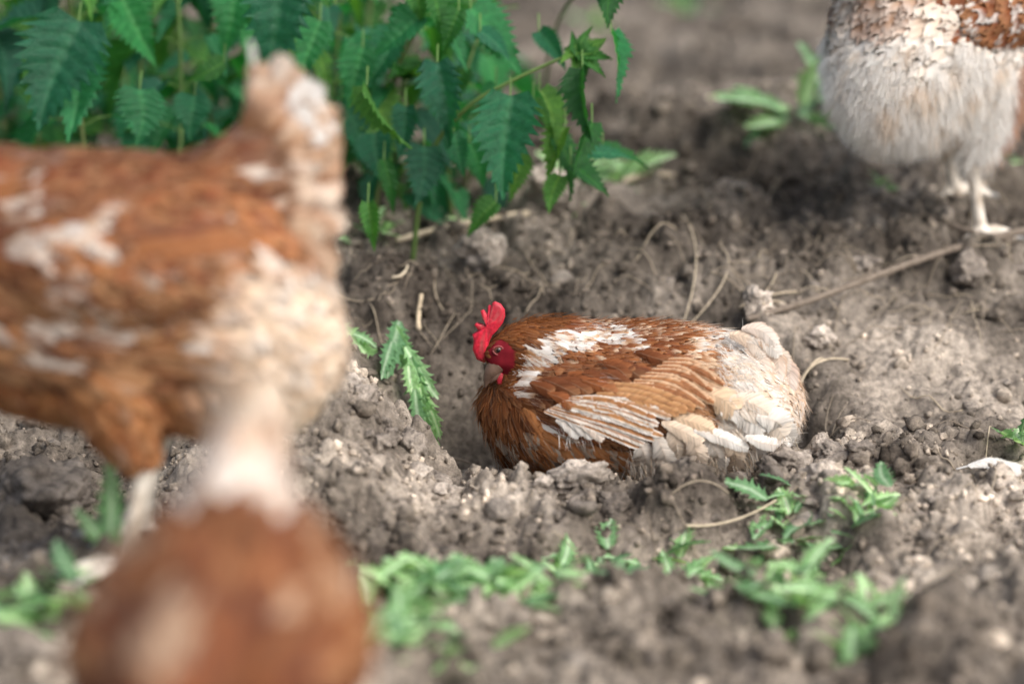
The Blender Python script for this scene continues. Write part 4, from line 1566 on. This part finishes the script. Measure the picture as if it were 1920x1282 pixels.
def nettle(label, pts, seed, pairs=7, size=.085, meshes=None, start=.12, keys=(), top=True):
    """stem through world points; opposite leaf pairs, each pair turned a quarter on the last"""
    rg = random.Random(seed)
    meshes = meshes or L_NET
    root = empty('nettle_plant', pts[0])
    tag(root, label, 'nettle', 'nettles')
    put_stem(root, pts, .0034, .0016, mixc((.10, .17, .05), (.14, .10, .05), rg.random() * .6))
    P = catmull([list(p) for p in pts], 60)
    ph = rg.uniform(0, 3.14)
    for k in range(pairs):
        t = start + (1 - start) * (k + .5) / pairs
        i = min(57, int(t * 58))
        p = Vector(P[i]); ax = Vector(P[i + 1] - P[i]).normalized()
        s_ = size * (1.12 - .55 * t) * rg.uniform(.85, 1.15)
        a0 = ph + k * math.pi / 2 + rg.uniform(-.3, .3)
        o1 = ax.orthogonal().normalized(); o2 = ax.cross(o1)
        for sg in (0, math.pi):
            d = (o1 * math.cos(a0 + sg) + o2 * math.sin(a0 + sg))
            pe = p + d * s_ * .38 + Vector((0, 0, s_ * .12))
            put_stem(root, [p, p.lerp(pe, .5) + Vector((0, 0, .004)), pe], .0012, .0009, (.12, .22, .06), 'petiole', 6)
            s_ *= rg.uniform(.7, 1.1)
            tip = pe + d * s_ * rg.uniform(.45, .95) + Vector((rg.gauss(0, .15) * s_, rg.gauss(0, .15) * s_, -s_ * rg.uniform(.1, .8)))
            put_leaf(rg.choice(meshes) if rg.random() > .28 else rg.choice(L_YNG), pe, tip, Vector((0, 0, 1)) + d * .5 + Vector((rg.gauss(0, .2), rg.gauss(0, .2), 0)), root, rg.uniform(.85, 1.1))
    if top:
        p = Vector(P[-1]); ax = Vector(P[-1] - P[-3]).normalized()
        for k in range(6):
            a = k * 1.05 + ph
            o1 = ax.orthogonal().normalized(); o2 = ax.cross(o1)
            d = o1 * math.cos(a) + o2 * math.sin(a)
            L_ = size * rg.uniform(.3, .5)
            put_leaf(rg.choice(L_YNG), p, p + (ax * .7 + d * .8) * L_, ax - d, root, .8)
    return root


def key_leaf(root, b, t, d, nrm, me, wide=1.0, dt=0.0):
    """a leaf read off the photograph: its base and tip, how far off it hangs, and which way it faces"""
    base, tip = at(b[0], b[1], d), at(t[0], t[1], d + dt)
    s = put_stem(root, [base + Vector((0, .02, .02)), base + Vector((0, .008, .010)), base], .0010, .0009, (.12, .22, .06), 'petiole', 6)
    return put_leaf(me, base, tip, nrm, root, wide)


TOC = Vector((0, -1, .35))       # roughly towards the lens
rg = random.Random(17)

# tall stems at the left and behind: they fill the dark corner
def gp(px, py, d):
    p = at(px, py, d); return Vector((p.x, p.y, gzf(p.x, p.y) - .01))


stems = [
    ('tall dark nettle in the upper left corner behind the chestnut hen', [gp(170, 420, 3.15), at(150, 200, 3.12), at(120, -60, 3.10), at(90, -420, 3.1)], 7, .125),
    ('tall nettle behind the back of the chestnut hen, left of its tail', [gp(330, 430, 3.2), at(340, 200, 3.2), at(330, -60, 3.16), at(300, -460, 3.1)], 8, .115),
    ('tall nettle rising directly behind the cream tail of the chestnut hen', [gp(560, 430, 3.15), at(590, 140, 3.12), at(632, -20, 3.1), at(660, -420, 3.05)], 8, .115),
    ('nettle leaning right between the cream tail and the stone', [gp(700, 430, 3.2), at(740, 150, 3.15), at(790, 30, 3.1), at(830, -180, 3.05)], 7, .095),
    ('nettle at the back of the clump, left part', [gp(240, 330, 3.6), at(230, 60, 3.6), at(200, -400, 3.55)], 8, .12),
    ('nettle at the back of the clump, behind the tail', [gp(470, 330, 3.55), at(480, 60, 3.5), at(470, -420, 3.5)], 8, .12),
    ('nettle at the back of the clump, right part', [gp(660, 350, 3.5), at(690, 60, 3.45), at(720, -300, 3.4)], 8, .11),
    ('nettle at the far left edge of the picture', [gp(20, 380, 3.5), at(-10, 100, 3.5), at(-60, -400, 3.45)], 8, .12),
    ('nettle with overhanging crown above the dark corner', [gp(-60, 420, 3.25), at(-40, 100, 3.2), at(60, -240, 3.1), at(200, -420, 3.0)], 8, .13),
    ('low nettle in the middle of the clump above the stone', [gp(850, 425, 3.25), at(840, 300, 3.2), at(860, 180, 3.15), at(900, 60, 3.15)], 5, .085),
]
_more = random.Random(8)
_names = ['left of the tall dark one', 'between the two tall dark stems', 'behind the saddle of the chestnut hen', 'just left of the upright tail', 'just right of the upright tail',
          'at the foot of the clump right of the tail', 'behind the leaning shoot', 'in the shade at the far left', 'second from the left edge in the back row', 'in the back row above the saddle',
          'in the back row above the tail', 'in the back row right of the tail']
for k_, (bx_, by_, d_, tx_, ty_) in enumerate([(90, 400, 3.35, 40, -200), (250, 420, 3.3, 240, -220), (400, 425, 3.3, 420, -180), (490, 425, 3.35, 470, -160), (640, 420, 3.3, 650, -100),
                                               (745, 430, 3.22, 760, 150), (860, 390, 3.4, 900, 40), (-60, 360, 3.8, -80, -200), (140, 340, 3.8, 120, -260), (330, 335, 3.85, 340, -260),
                                               (540, 330, 3.8, 560, -240), (740, 340, 3.7, 770, -60)]):
    b_ = gp(bx_, by_, d_)
    if k_ > 6: d_ -= .12
    stems.append(('nettle ' + _names[k_], [b_, at((bx_ + tx_) / 2 + _more.uniform(-20, 20), (by_ + ty_) / 2, d_ - .03), at(tx_, ty_, d_ - .08)], 10 if ty_ < 0 else 6, .135))
for k_, (bx_, w_) in enumerate(zip((20, 130, 235, 340, 450, 560, 660, 760), ('leftmost', 'second from the left', 'third from the left', 'fourth from the left', 'fourth from the right', 'third from the right', 'second from the right', 'rightmost'))):
    d_ = 4.05 + .18 * (k_ % 3)
    b_ = gp(bx_, 300, d_)
    stems.append(('nettle in the hindmost shaded row, ' + w_, [b_, b_ + Vector((.01, -.02, .22)), b_ + Vector((_more.uniform(-.05, .05), -.05, .5)), b_ + Vector((_more.uniform(-.08, .08), -.08, .75))], 10, .17))
plants = []
for i, (lab, pts, pairs, size) in enumerate(stems):
    plants.append(nettle(lab, pts, 30 + i, pairs, size))

# the shoot that leans out to the right
shoot = empty('nettle_plant', gp(770, 425, 3.1))
tag(shoot, 'nettle shoot leaning far out to the right with young leaves at its tip', 'nettle', 'nettles')
put_stem(shoot, [shoot.location, at(800, 310, 3.05), at(872, 206, 3.0), at(970, 147, 2.97), at(1080, 98, 2.95)], .0036, .0019, (.11, .18, .05))
for b, t, d, nn, me, w in [
        ((957, 180), (945, 372), 2.94, TOC, L_NET[0], .92), ((820, 118), (832, 268), 2.96, TOC + Vector((-.2, 0, 0)), L_NET[1], .95),
        ((882, 18), (985, 138), 3.02, TOC + Vector((.3, 0, .6)), L_NET[2], .95), ((1012, 172), (1078, 275), 2.98, Vector((.9, -.5, .2)), L_YNG[0], .9),
        ((1092, 130), (1104, 268), 2.93, Vector((-.8, -.6, .1)), L_YNG[1], .75), ((1042, 255), (1098, 358), 2.99, Vector((.8, -.6, .3)), L_YNG[2], .95),
        ((795, 275), (775, 385), 3.02, TOC, L_NET[3], 1.15), ((688, 160), (727, 288), 2.97, Vector((-.9, -.45, .2)), L_YNG[3], .8),
        ((975, 290), (968, 378), 3.02, TOC + Vector((.5, 0, 0)), L_YNG[0], .8), ((1000, 190), (1045, 250), 3.02, Vector((.7, -.7, .3)), L_YNG[2], .9),
        ((930, 160), (900, 200), 3.05, TOC, L_NET[4], 1.1), ((880, 270), (905, 350), 3.06, TOC, L_NET[5], 1.1),
        ((845, 60), (880, 135), 3.0, TOC + Vector((.6, 0, 0)), L_NET[2], .7), ((870, 130), (850, 205), 3.08, TOC, L_YNG[1], .9)]:
    key_leaf(shoot, b, t, d, nn, me, w)
for b, t, d, nn, me, w in [((1060, 240), (1010, 330), 2.98, TOC + Vector((-.6, 0, .2)), L_YNG[3], .8), ((1110, 230), (1080, 330), 2.95, TOC + Vector((.9, 0, .2)), L_YNG[1], .7),
                           ((1070, 310), (1150, 350), 2.98, TOC + Vector((0, 0, 1)), L_YNG[0], .9), ((1100, 290), (1190, 290), 3.0, Vector((0, -.5, 1)), L_NET[6], .9),
                           ((1130, 280), (1218, 290), 3.02, Vector((.2, -.5, 1)), L_YNG[2], .8), ((1050, 330), (1030, 400), 2.99, TOC, L_YNG[1], .9), ((930, 380), (870, 435), 3.0, TOC + Vector((0, 0, .6)), L_YNG[0], .9),
                           ((760, 200), (745, 300), 3.02, TOC, L_NET[7], .9), ((850, 250), (870, 330), 3.0, TOC, L_NET[8], 1), ((720, 300), (735, 400), 3.03, TOC, L_YNG[2], .6), ((690, 380), (700, 470), 2.98, TOC, L_YNG[3], .6),
                           ((900, 60), (960, 110), 3.0, TOC + Vector((.2, 0, 1)), L_NET[6], 1), ((860, 20), (830, 100), 2.98, TOC, L_YNG[0], .8), ((1010, 60), (1060, 130), 3.03, TOC, L_NET[7], .9)]:
    key_leaf(shoot, b, t, d, nn, me, w)
for k in range(9):
    a = k * .7
    b = at(1082, 98, 2.95)
    t = at(1090 + 52 * math.cos(a) + 8, 102 - 50 * math.sin(a), 2.95 + .02 * math.sin(k * 2))
    put_leaf(L_YNG[k % 4], b, t, TOC + Vector((math.cos(a) * .4, 0, .3)), shoot, .75)

# leaves that hang into the picture from above
hang = empty('nettle_plant', gp(1010, 330, 3.75))
tag(hang, 'nettle with drooping leaf tips, top right of the leaning shoot', 'nettle', 'nettles')
put_stem(hang, [hang.location, at(1040, 60, 3.3), at(1120, -60, 3.0), at(1160, -110, 2.95)], .003, .0016)
for b, t, d, nn, me, w in [((1155, -55), (1143, 52), 2.93, TOC + Vector((.3, 0, 0)), L_YNG[1], .9), ((1146, 62), (1182, 182), 2.95, Vector((.85, -.5, .2)), L_NET[4], .6),
                           ((1120, -40), (1128, 20), 2.95, TOC, L_NET[1], 1)]:
    key_leaf(hang, b, t, d, nn, me, w)

# big leaves over the left half, hung on the tall stems
for pi, b, t, d, nn, me, w in [
        (0, (148, 40), (72, 245), 3.0, TOC + Vector((.1, 0, 0)), L_NET[0], 1.05), (1, (262, 168), (250, 272), 3.03, TOC + Vector((0, 0, .4)), L_NET[3], 1.5),
        (2, (520, -45), (487, 168), 2.97, TOC + Vector((.15, 0, 0)), L_NET[1], 1.0), (1, (420, 118), (348, 140), 3.02, TOC + Vector((0, 0, .3)), L_YNG[2], 1.1),
        (1, (365, 180), (352, 262), 3.05, TOC + Vector((0, 0, .3)), L_NET[4], 1.4), (3, (790, 30), (690, 90), 3.0, TOC + Vector((0, 0, .5)), L_NET[5], 1.0),
        (3, (810, -15), (845, 70), 2.98, TOC + Vector((.5, 0, .2)), L_YNG[0], .9), (3, (775, -30), (790, 45), 2.98, TOC, L_YNG[3], .9),
        (2, (600, 40), (560, 150), 3.05, TOC, L_NET[2], 1), (0, (230, 0), (290, 120), 3.1, TOC, L_NET[2], 1), (2, (680, 90), (650, 200), 3.06, TOC, L_NET[4], 1),
        (2, (440, -20), (410, 100), 3.1, TOC, L_NET[5], 1), (3, (700, 250), (720, 340), 3.08, TOC, L_NET[0], 1.2), (3, (640, 190), (680, 300), 3.1, TOC, L_NET[3], 1)]:
    key_leaf(plants[pi], b, t, d, nn, me, w)


# ---- small weeds
def weed(label, base, n_, length, seed, meshes, spread=1.0, up=.5, group='small weeds', name='weed', wide=1.0, scat=.006):
    rg_ = random.Random(seed)
    root = empty(name, base)
    tag(root, label, 'weed', group)
    for k in range(n_):
        a = rg_.uniform(0, 6.283)
        d = Vector((math.cos(a) * spread, math.sin(a) * spread, up * rg_.uniform(.1, 1.9))).normalized()
        b = Vector(base) + Vector((rg_.gauss(0, scat * 1.5), rg_.gauss(0, scat), .0))
        b.z = gzf(b.x, b.y) + rg_.uniform(0, .012)
        L_ = length * rg_.uniform(.4, 1.15)
        put_leaf(rg_.choice(meshes), b, b + d * L_, Vector((-d.x * .5, -d.y * .5, 1)) + Vector((rg_.gauss(0, .5), rg_.gauss(0, .5), 0)), root, wide * rg_.uniform(.8, 1.3))
    return root


W_ = [
    ((790, 1110), 11, .065, 'thick leafy weed clump right of the closest hen, in the foreground'),
    ((900, 1120), 11, .062, 'second foreground weed clump from the closest hen'),
    ((985, 1120), 9, .058, 'third foreground weed clump from the closest hen'),
    ((770, 1200), 8, .055, 'blurred weed low beside the right flank of the closest hen'),
    ((1110, 1115), 9, .052, 'foreground weed clump in the middle of the bottom edge strip'),
    ((1200, 1110), 8, .060, 'foreground weed with one upright pale leaf'),
    ((1290, 1130), 7, .050, 'flat foreground weed right of the upright pale leaf'),
    ((1440, 1120), 10, .062, 'large foreground weed below the hen tail, right of centre'),
    ((1530, 1160), 9, .058, 'foreground weed, second from the right in the bottom strip'),
    ((1620, 1215), 8, .055, 'foreground weed furthest to the lower right'),
    ((740, 1255), 7, .050, 'blurred weed at the bottom edge beside the closest hen'),
    ((1490, 985), 9, .055, 'weed on the front lip below the tail of the lying hen'),
    ((1600, 1005), 8, .050, 'trailing weed just right of the one on the front lip'),
    ((1900, 845), 7, .050, 'weed cut off by the right edge beside the white feather'),
    ((60, 1150), 8, .055, 'weed at the left edge near the bottom'),
    ((140, 1150), 7, .050, 'weed between the left edge and the closest hen'),
    ((1075, 375), 14, .080, 'bright leafy weed below the leaning nettle shoot'),
    ((1165, 355), 12, .065, 'pale green weed at the right foot of the nettle clump'),
    ((700, 350), 9, .050, 'small lobed weed behind the tail of the chestnut hen'),
    ((690, 450), 8, .045, 'drooping small weed below the cream tail of the chestnut hen'),
    ((885, 425), 6, .035, 'low bright weed in front of the nettle clump beside the straw'),
    ((1868, 345), 6, .032, 'small seedling behind the leg of the upper right hen'),
    ((1655, 350), 5, .030, 'small seedling in front of the white fluffy rump'),
    ((1100, 418), 4, .016, 'tiny green seedling right of the rounded stone'),
    ((1290, 20), 7, .09, 'blurred weed far back at the top edge'),
    ((1110, 55), 8, .10, 'blurred dark weed far back behind the nettle shoot'),
]
for i, ((px, py), n_, L_, lab) in enumerate(W_):
    weed(lab, on_ground(px, py), n_ * 3 if py > 880 else n_, L_ * (.85 if py > 880 else 1), 200 + i, L_LOB, up=(.55 if py > 1000 else .35) if py > 880 else .6, wide=1.6, scat=.02 if py > 880 else .007)

# thistle-like weed at the upper right with long toothed leaves
tb = on_ground(1490, 232)
th = empty('thistle_weed', tb); tag(th, 'sprawling weed with long toothed pale ribbed leaves left of the fluffy rump', 'weed', 'small weeds')
dd = (tb - CAMP).dot(Vector((0, math.cos(PITCH), -math.sin(PITCH)))) - .03
for (b, t, dz, w) in [((1480, 205), (1345, 150), .0, .9), ((1450, 195), (1385, 155), -.02, .8), ((1555, 205), (1510, 75), .0, .85), ((1500, 215), (1595, 240), -.04, .9),
                      ((1480, 220), (1400, 255), -.05, .9), ((1530, 180), (1590, 220), -.05, .8), ((1470, 215), (1440, 165), .05, 1.0), ((1500, 220), (1520, 165), .05, 1.0), ((1480, 210), (1360, 165), -.06, 1.1), ((1510, 200), (1535, 90), -.06, 1.1), ((1520, 220), (1600, 205), -.08, 1.1), ((1460, 225), (1410, 210), -.08, 1.2)]:
    put_leaf(random.choice(L_LOB), at(b[0], b[1], dd), at(t[0], t[1], dd + dz), Vector((.1, -.35, 1)), th, w * 1.3)

# upright blades behind the closest hen
bb = on_ground(215, 1040)
bl = empty('weed', bb); tag(bl, 'upright pale leaved weed between the large clod and the hen leg', 'weed', 'small weeds')
d0 = (bb - CAMP).dot(Vector((0, math.cos(PITCH), -math.sin(PITCH))))
for (b, t, w) in [((205, 1030), (200, 865), 1.1), ((205, 1035), (138, 955), 1.2), ((212, 1035), (215, 960), 1.2), ((200, 1050), (170, 1070), 1.3)]:
    put_leaf(L_LOB[1], at(b[0], b[1], d0), at(t[0], t[1], d0), TOC, bl, w)

# wilted weed hanging down the wall of the hollow
wb_ = on_ground(745, 640)
wl = empty('wilted_weed', wb_); tag(wl, 'wilted weed hanging down the wall of the hollow left of the hen beak', 'weed', 'small weeds')
d0 = (wb_ - CAMP).dot(Vector((0, math.cos(PITCH), -math.sin(PITCH)))) - .015
rg = random.Random(55)
for (b, t, w) in [((748, 602), (740, 690), .9), ((742, 612), (775, 700), .9), ((752, 625), (795, 735), .8), ((760, 650), (822, 745), .8), ((770, 670), (800, 790), .9),
                  ((780, 690), (812, 860), .45), ((775, 700), (802, 850), .4), ((785, 700), (808, 830), .45), ((790, 695), (796, 815), .5), ((735, 640), (728, 700), 1.0), ((765, 680), (778, 745), 1.0), ((784, 720), (814, 862), .8), ((778, 730), (798, 840), .8), ((790, 740), (818, 820), .8)]:
    def dep(px, py):
        q = on_ground(px, py)
        return (q - CAMP).dot(Vector((0, math.cos(PITCH), -math.sin(PITCH)))) - .060 - rg.uniform(0, .012)
    put_leaf(rg.choice(L_LOB), at(b[0], b[1], dep(*b)), at(t[0], t[1], dep(*t)), TOC + Vector((rg.gauss(0, .5), 0, rg.gauss(0, .3))), wl, w * 1.3)
wb2 = on_ground(640, 625)
w2 = empty('weed', wb2); tag(w2, 'broad leaved sprig on the spoil heap beside the rump of the chestnut hen', 'weed', 'small weeds')
d1 = (wb2 - CAMP).dot(Vector((0, math.cos(PITCH), -math.sin(PITCH)))) - .02
for (b, t, w) in [((612, 605), (690, 660), 1.3), ((640, 625), (712, 690), 1.3), ((690, 650), (712, 722), 1.3), ((620, 615), (640, 660), 1.6), ((650, 625), (700, 640), 1.2)]:
    put_leaf(L_LOB[2], at(b[0], b[1], d1 - .01), at(t[0], t[1], d1 - .035), TOC + Vector((0, 0, .8)), w2, w)


# ------------------------------------------------------------------ twigs, straws, loose feather
def twig(name, label, cat, pix, r0, r1, col, lift=.004, wob=.12, seed=0, dlift=None):
    pts = []
    fine = catmull([(a_, b_, 0) for a_, b_ in pix], len(pix) * 4)
    for i, (px, py, _) in enumerate(fine):
        p = on_ground(px, py)
        pts.append(p)
    zs = np.array([max(gzf(p.x + dx_, p.y + dy_) for dx_ in (-.006, 0, .006) for dy_ in (-.006, 0, .006)) for p in pts]) + r0 * .6
    tt = np.linspace(0, 1, len(pts))
    deg = 2 if len(pix) < 6 else 3                         # stiff: a smooth line that bridges the hollows between lumps
    fx, fy, fz = (np.polyval(np.polyfit(tt, np.array([getattr(p, ax_) for p in pts]) if ax_ != 'z' else zs, dg_), tt) for ax_, dg_ in (('x', deg), ('y', deg), ('z', 2 if len(pix) < 6 else 1)))
    fz = fz + np.percentile(zs - fz, 72)
    for p, x_, y_, z_ in zip(pts, fx, fy, fz): p.x, p.y, p.z = x_, y_, z_
    o0 = pts[0].copy()
    v, f = tube([p - o0 for p in pts], np.linspace(r0, r1, len(pts)), 9, len(pts) * 3, wob, seed)
    o = link(name, mesh_np(name, np.array([list(q) for q in v]), f, np.full((len(v), 3), col)), M_TWIG)
    o.location = o0
    tag(o, label, cat, 'dry twigs and straws')
    return o


STRAW = (.50, .42, .31); BARK = (.19, .155, .125)
twig('twig', 'long grey twig running from the lying hen to the right edge', 'twig', [(1405, 640), (1500, 608), (1600, 568), (1700, 535), (1800, 497), (1930, 468)], .0036, .0052, BARK, .026)
twig('twig', 'curved twig under the foot of the upper right hen', 'twig', [(1660, 392), (1720, 415), (1770, 445), (1830, 468), (1900, 474)], .0034, .0044, BARK, .020)
twig('straw', 'pale straw lying in front of the nettle clump', 'straw', [(748, 458), (830, 452), (910, 440), (985, 430)], .0040, .0040, STRAW, .008, .06)
twig('straw', 'broad pale straw on the bank right of the stone', 'straw', [(1170, 372), (1215, 350), (1262, 325)], .0042, .0042, STRAW, .010, .06)
twig('straw', 'thin straw arching over the bank above the back of the lying hen', 'straw', [(1285, 590), (1302, 540), (1303, 490), (1280, 440)], .0009, .0008, STRAW, .008, .1, 2)
twig('straw', 'forked thin straw just above the rump of the lying hen', 'straw', [(1290, 612), (1345, 575), (1365, 535), (1355, 495)], .0009, .0007, STRAW, .010, .1, 3)
twig('straw', 'thin pale straw crossing above the long twig', 'straw', [(1388, 582), (1430, 560), (1490, 542)], .0014, .0012, STRAW, .010, .1, 4)
twig('straw', 'short straw crossing the thin pale one', 'straw', [(1405, 585), (1440, 545), (1455, 525)], .0011, .0010, STRAW, .012, .1, 5)
twig('straw', 'thin straw standing on the long twig behind the rump', 'straw', [(1430, 635), (1438, 600), (1470, 565)], .0013, .0010, STRAW, .014, .1, 6)
twig('straw', 'straight straw leaning towards the tail of the lying hen', 'straw', [(1500, 765), (1530, 718), (1588, 662)], .0016, .0012, STRAW, .010, .1, 7)
twig('straw', 'second straw leaning towards the tail, left of the straight one', 'straw', [(1490, 745), (1525, 720), (1545, 680)], .0013, .0011, STRAW, .010, .1, 8)
twig('straw', 'pale root stub sticking out of the bank left of the comb', 'straw', [(786, 616), (784, 602), (790, 588)], .0030, .0026, (.55, .45, .32), .012, .2, 9)
twig('straw', 'small curled root left of the pale root stub', 'straw', [(738, 577), (755, 578), (765, 562)], .0018, .0014, (.55, .47, .35), .010, .1, 10)
twig('twig', 'blurred twig across the scrape in front of the hollow', 'twig', [(1290, 1025), (1370, 1000), (1450, 965)], .0016, .0012, STRAW, .012, .1, 11)
twig('straw', 'thin dark stem at the lip of the hollow below the wilted weed', 'straw', [(845, 880), (870, 886), (888, 894)], .0014, .0012, BARK, .008, .1, 12)

# tangle of fine roots: uncountable
S = Soup()
rg = random.Random(66)
for k in range(260):
    if k < 170: px, py = rg.uniform(1000, 1920), rg.uniform(330, 620)
    elif k < 215: px, py = rg.uniform(680, 1000), rg.uniform(430, 620)
    else: px, py = rg.uniform(1000, 1920), rg.uniform(620, 1280)
    if 890 < px < 1500 and 560 < py < 900: continue
    p = on_ground(px, py)
    a = rg.uniform(0, 6.28); L_ = rg.uniform(.02, .10)
    d = Vector((math.cos(a), math.sin(a), 0)); sd = Vector((-d.y, d.x, 0)) * rg.uniform(-.4, .4)
    pts = []
    for i in range(5):
        t = i / 4
        q = p + d * L_ * t + sd * L_ * math.sin(t * 3) * .5
        q.z = gzf(q.x, q.y) + .002 + .010 * math.sin(t * 3.1) * rg.random()
        pts.append(q)
    r_ = rg.uniform(.0004, .0009)
    v, f = tube(pts, [r_] * 4 + [r_ * .5], 5, 11)
    c = mixc(mixc(STRAW, BARK, rg.random()), (.16, .13, .10), .4 * rg.random()); S.add(v, f, c)
fib = link('root_fibres', S.mesh('root_fibres'), M_TWIG)
tag(fib, 'fine dry roots and straw fibres strewn over the soil', 'fibres', None, 'stuff')

p = on_ground(1850, 893)
lf = empty('loose_feather', p + Vector((0, 0, .008)))
tag(lf, 'small white feather lying on the soil near the right edge', 'feather')
vane = one_feather('vane', [Vector((-.022, 0, .0)), Vector((0, .003, .006)), Vector((.020, -.002, .004)), Vector((.036, -.008, .001))], (0, -.5, 1), .011,
                   lambda u, v: WHITE, M_FEATHER, lf, 901, camber=.5)
v, f = tube([Vector((-.034, 0, -.003)), Vector((-.022, 0, .0005)), Vector((0, .003, .0065))], [.0008, .0007, .0004], 6, 10)
link('quill', mesh_np('quill', np.array([list(q) for q in v]), f, np.full((len(v), 3), .7)), M_HORN, lf)
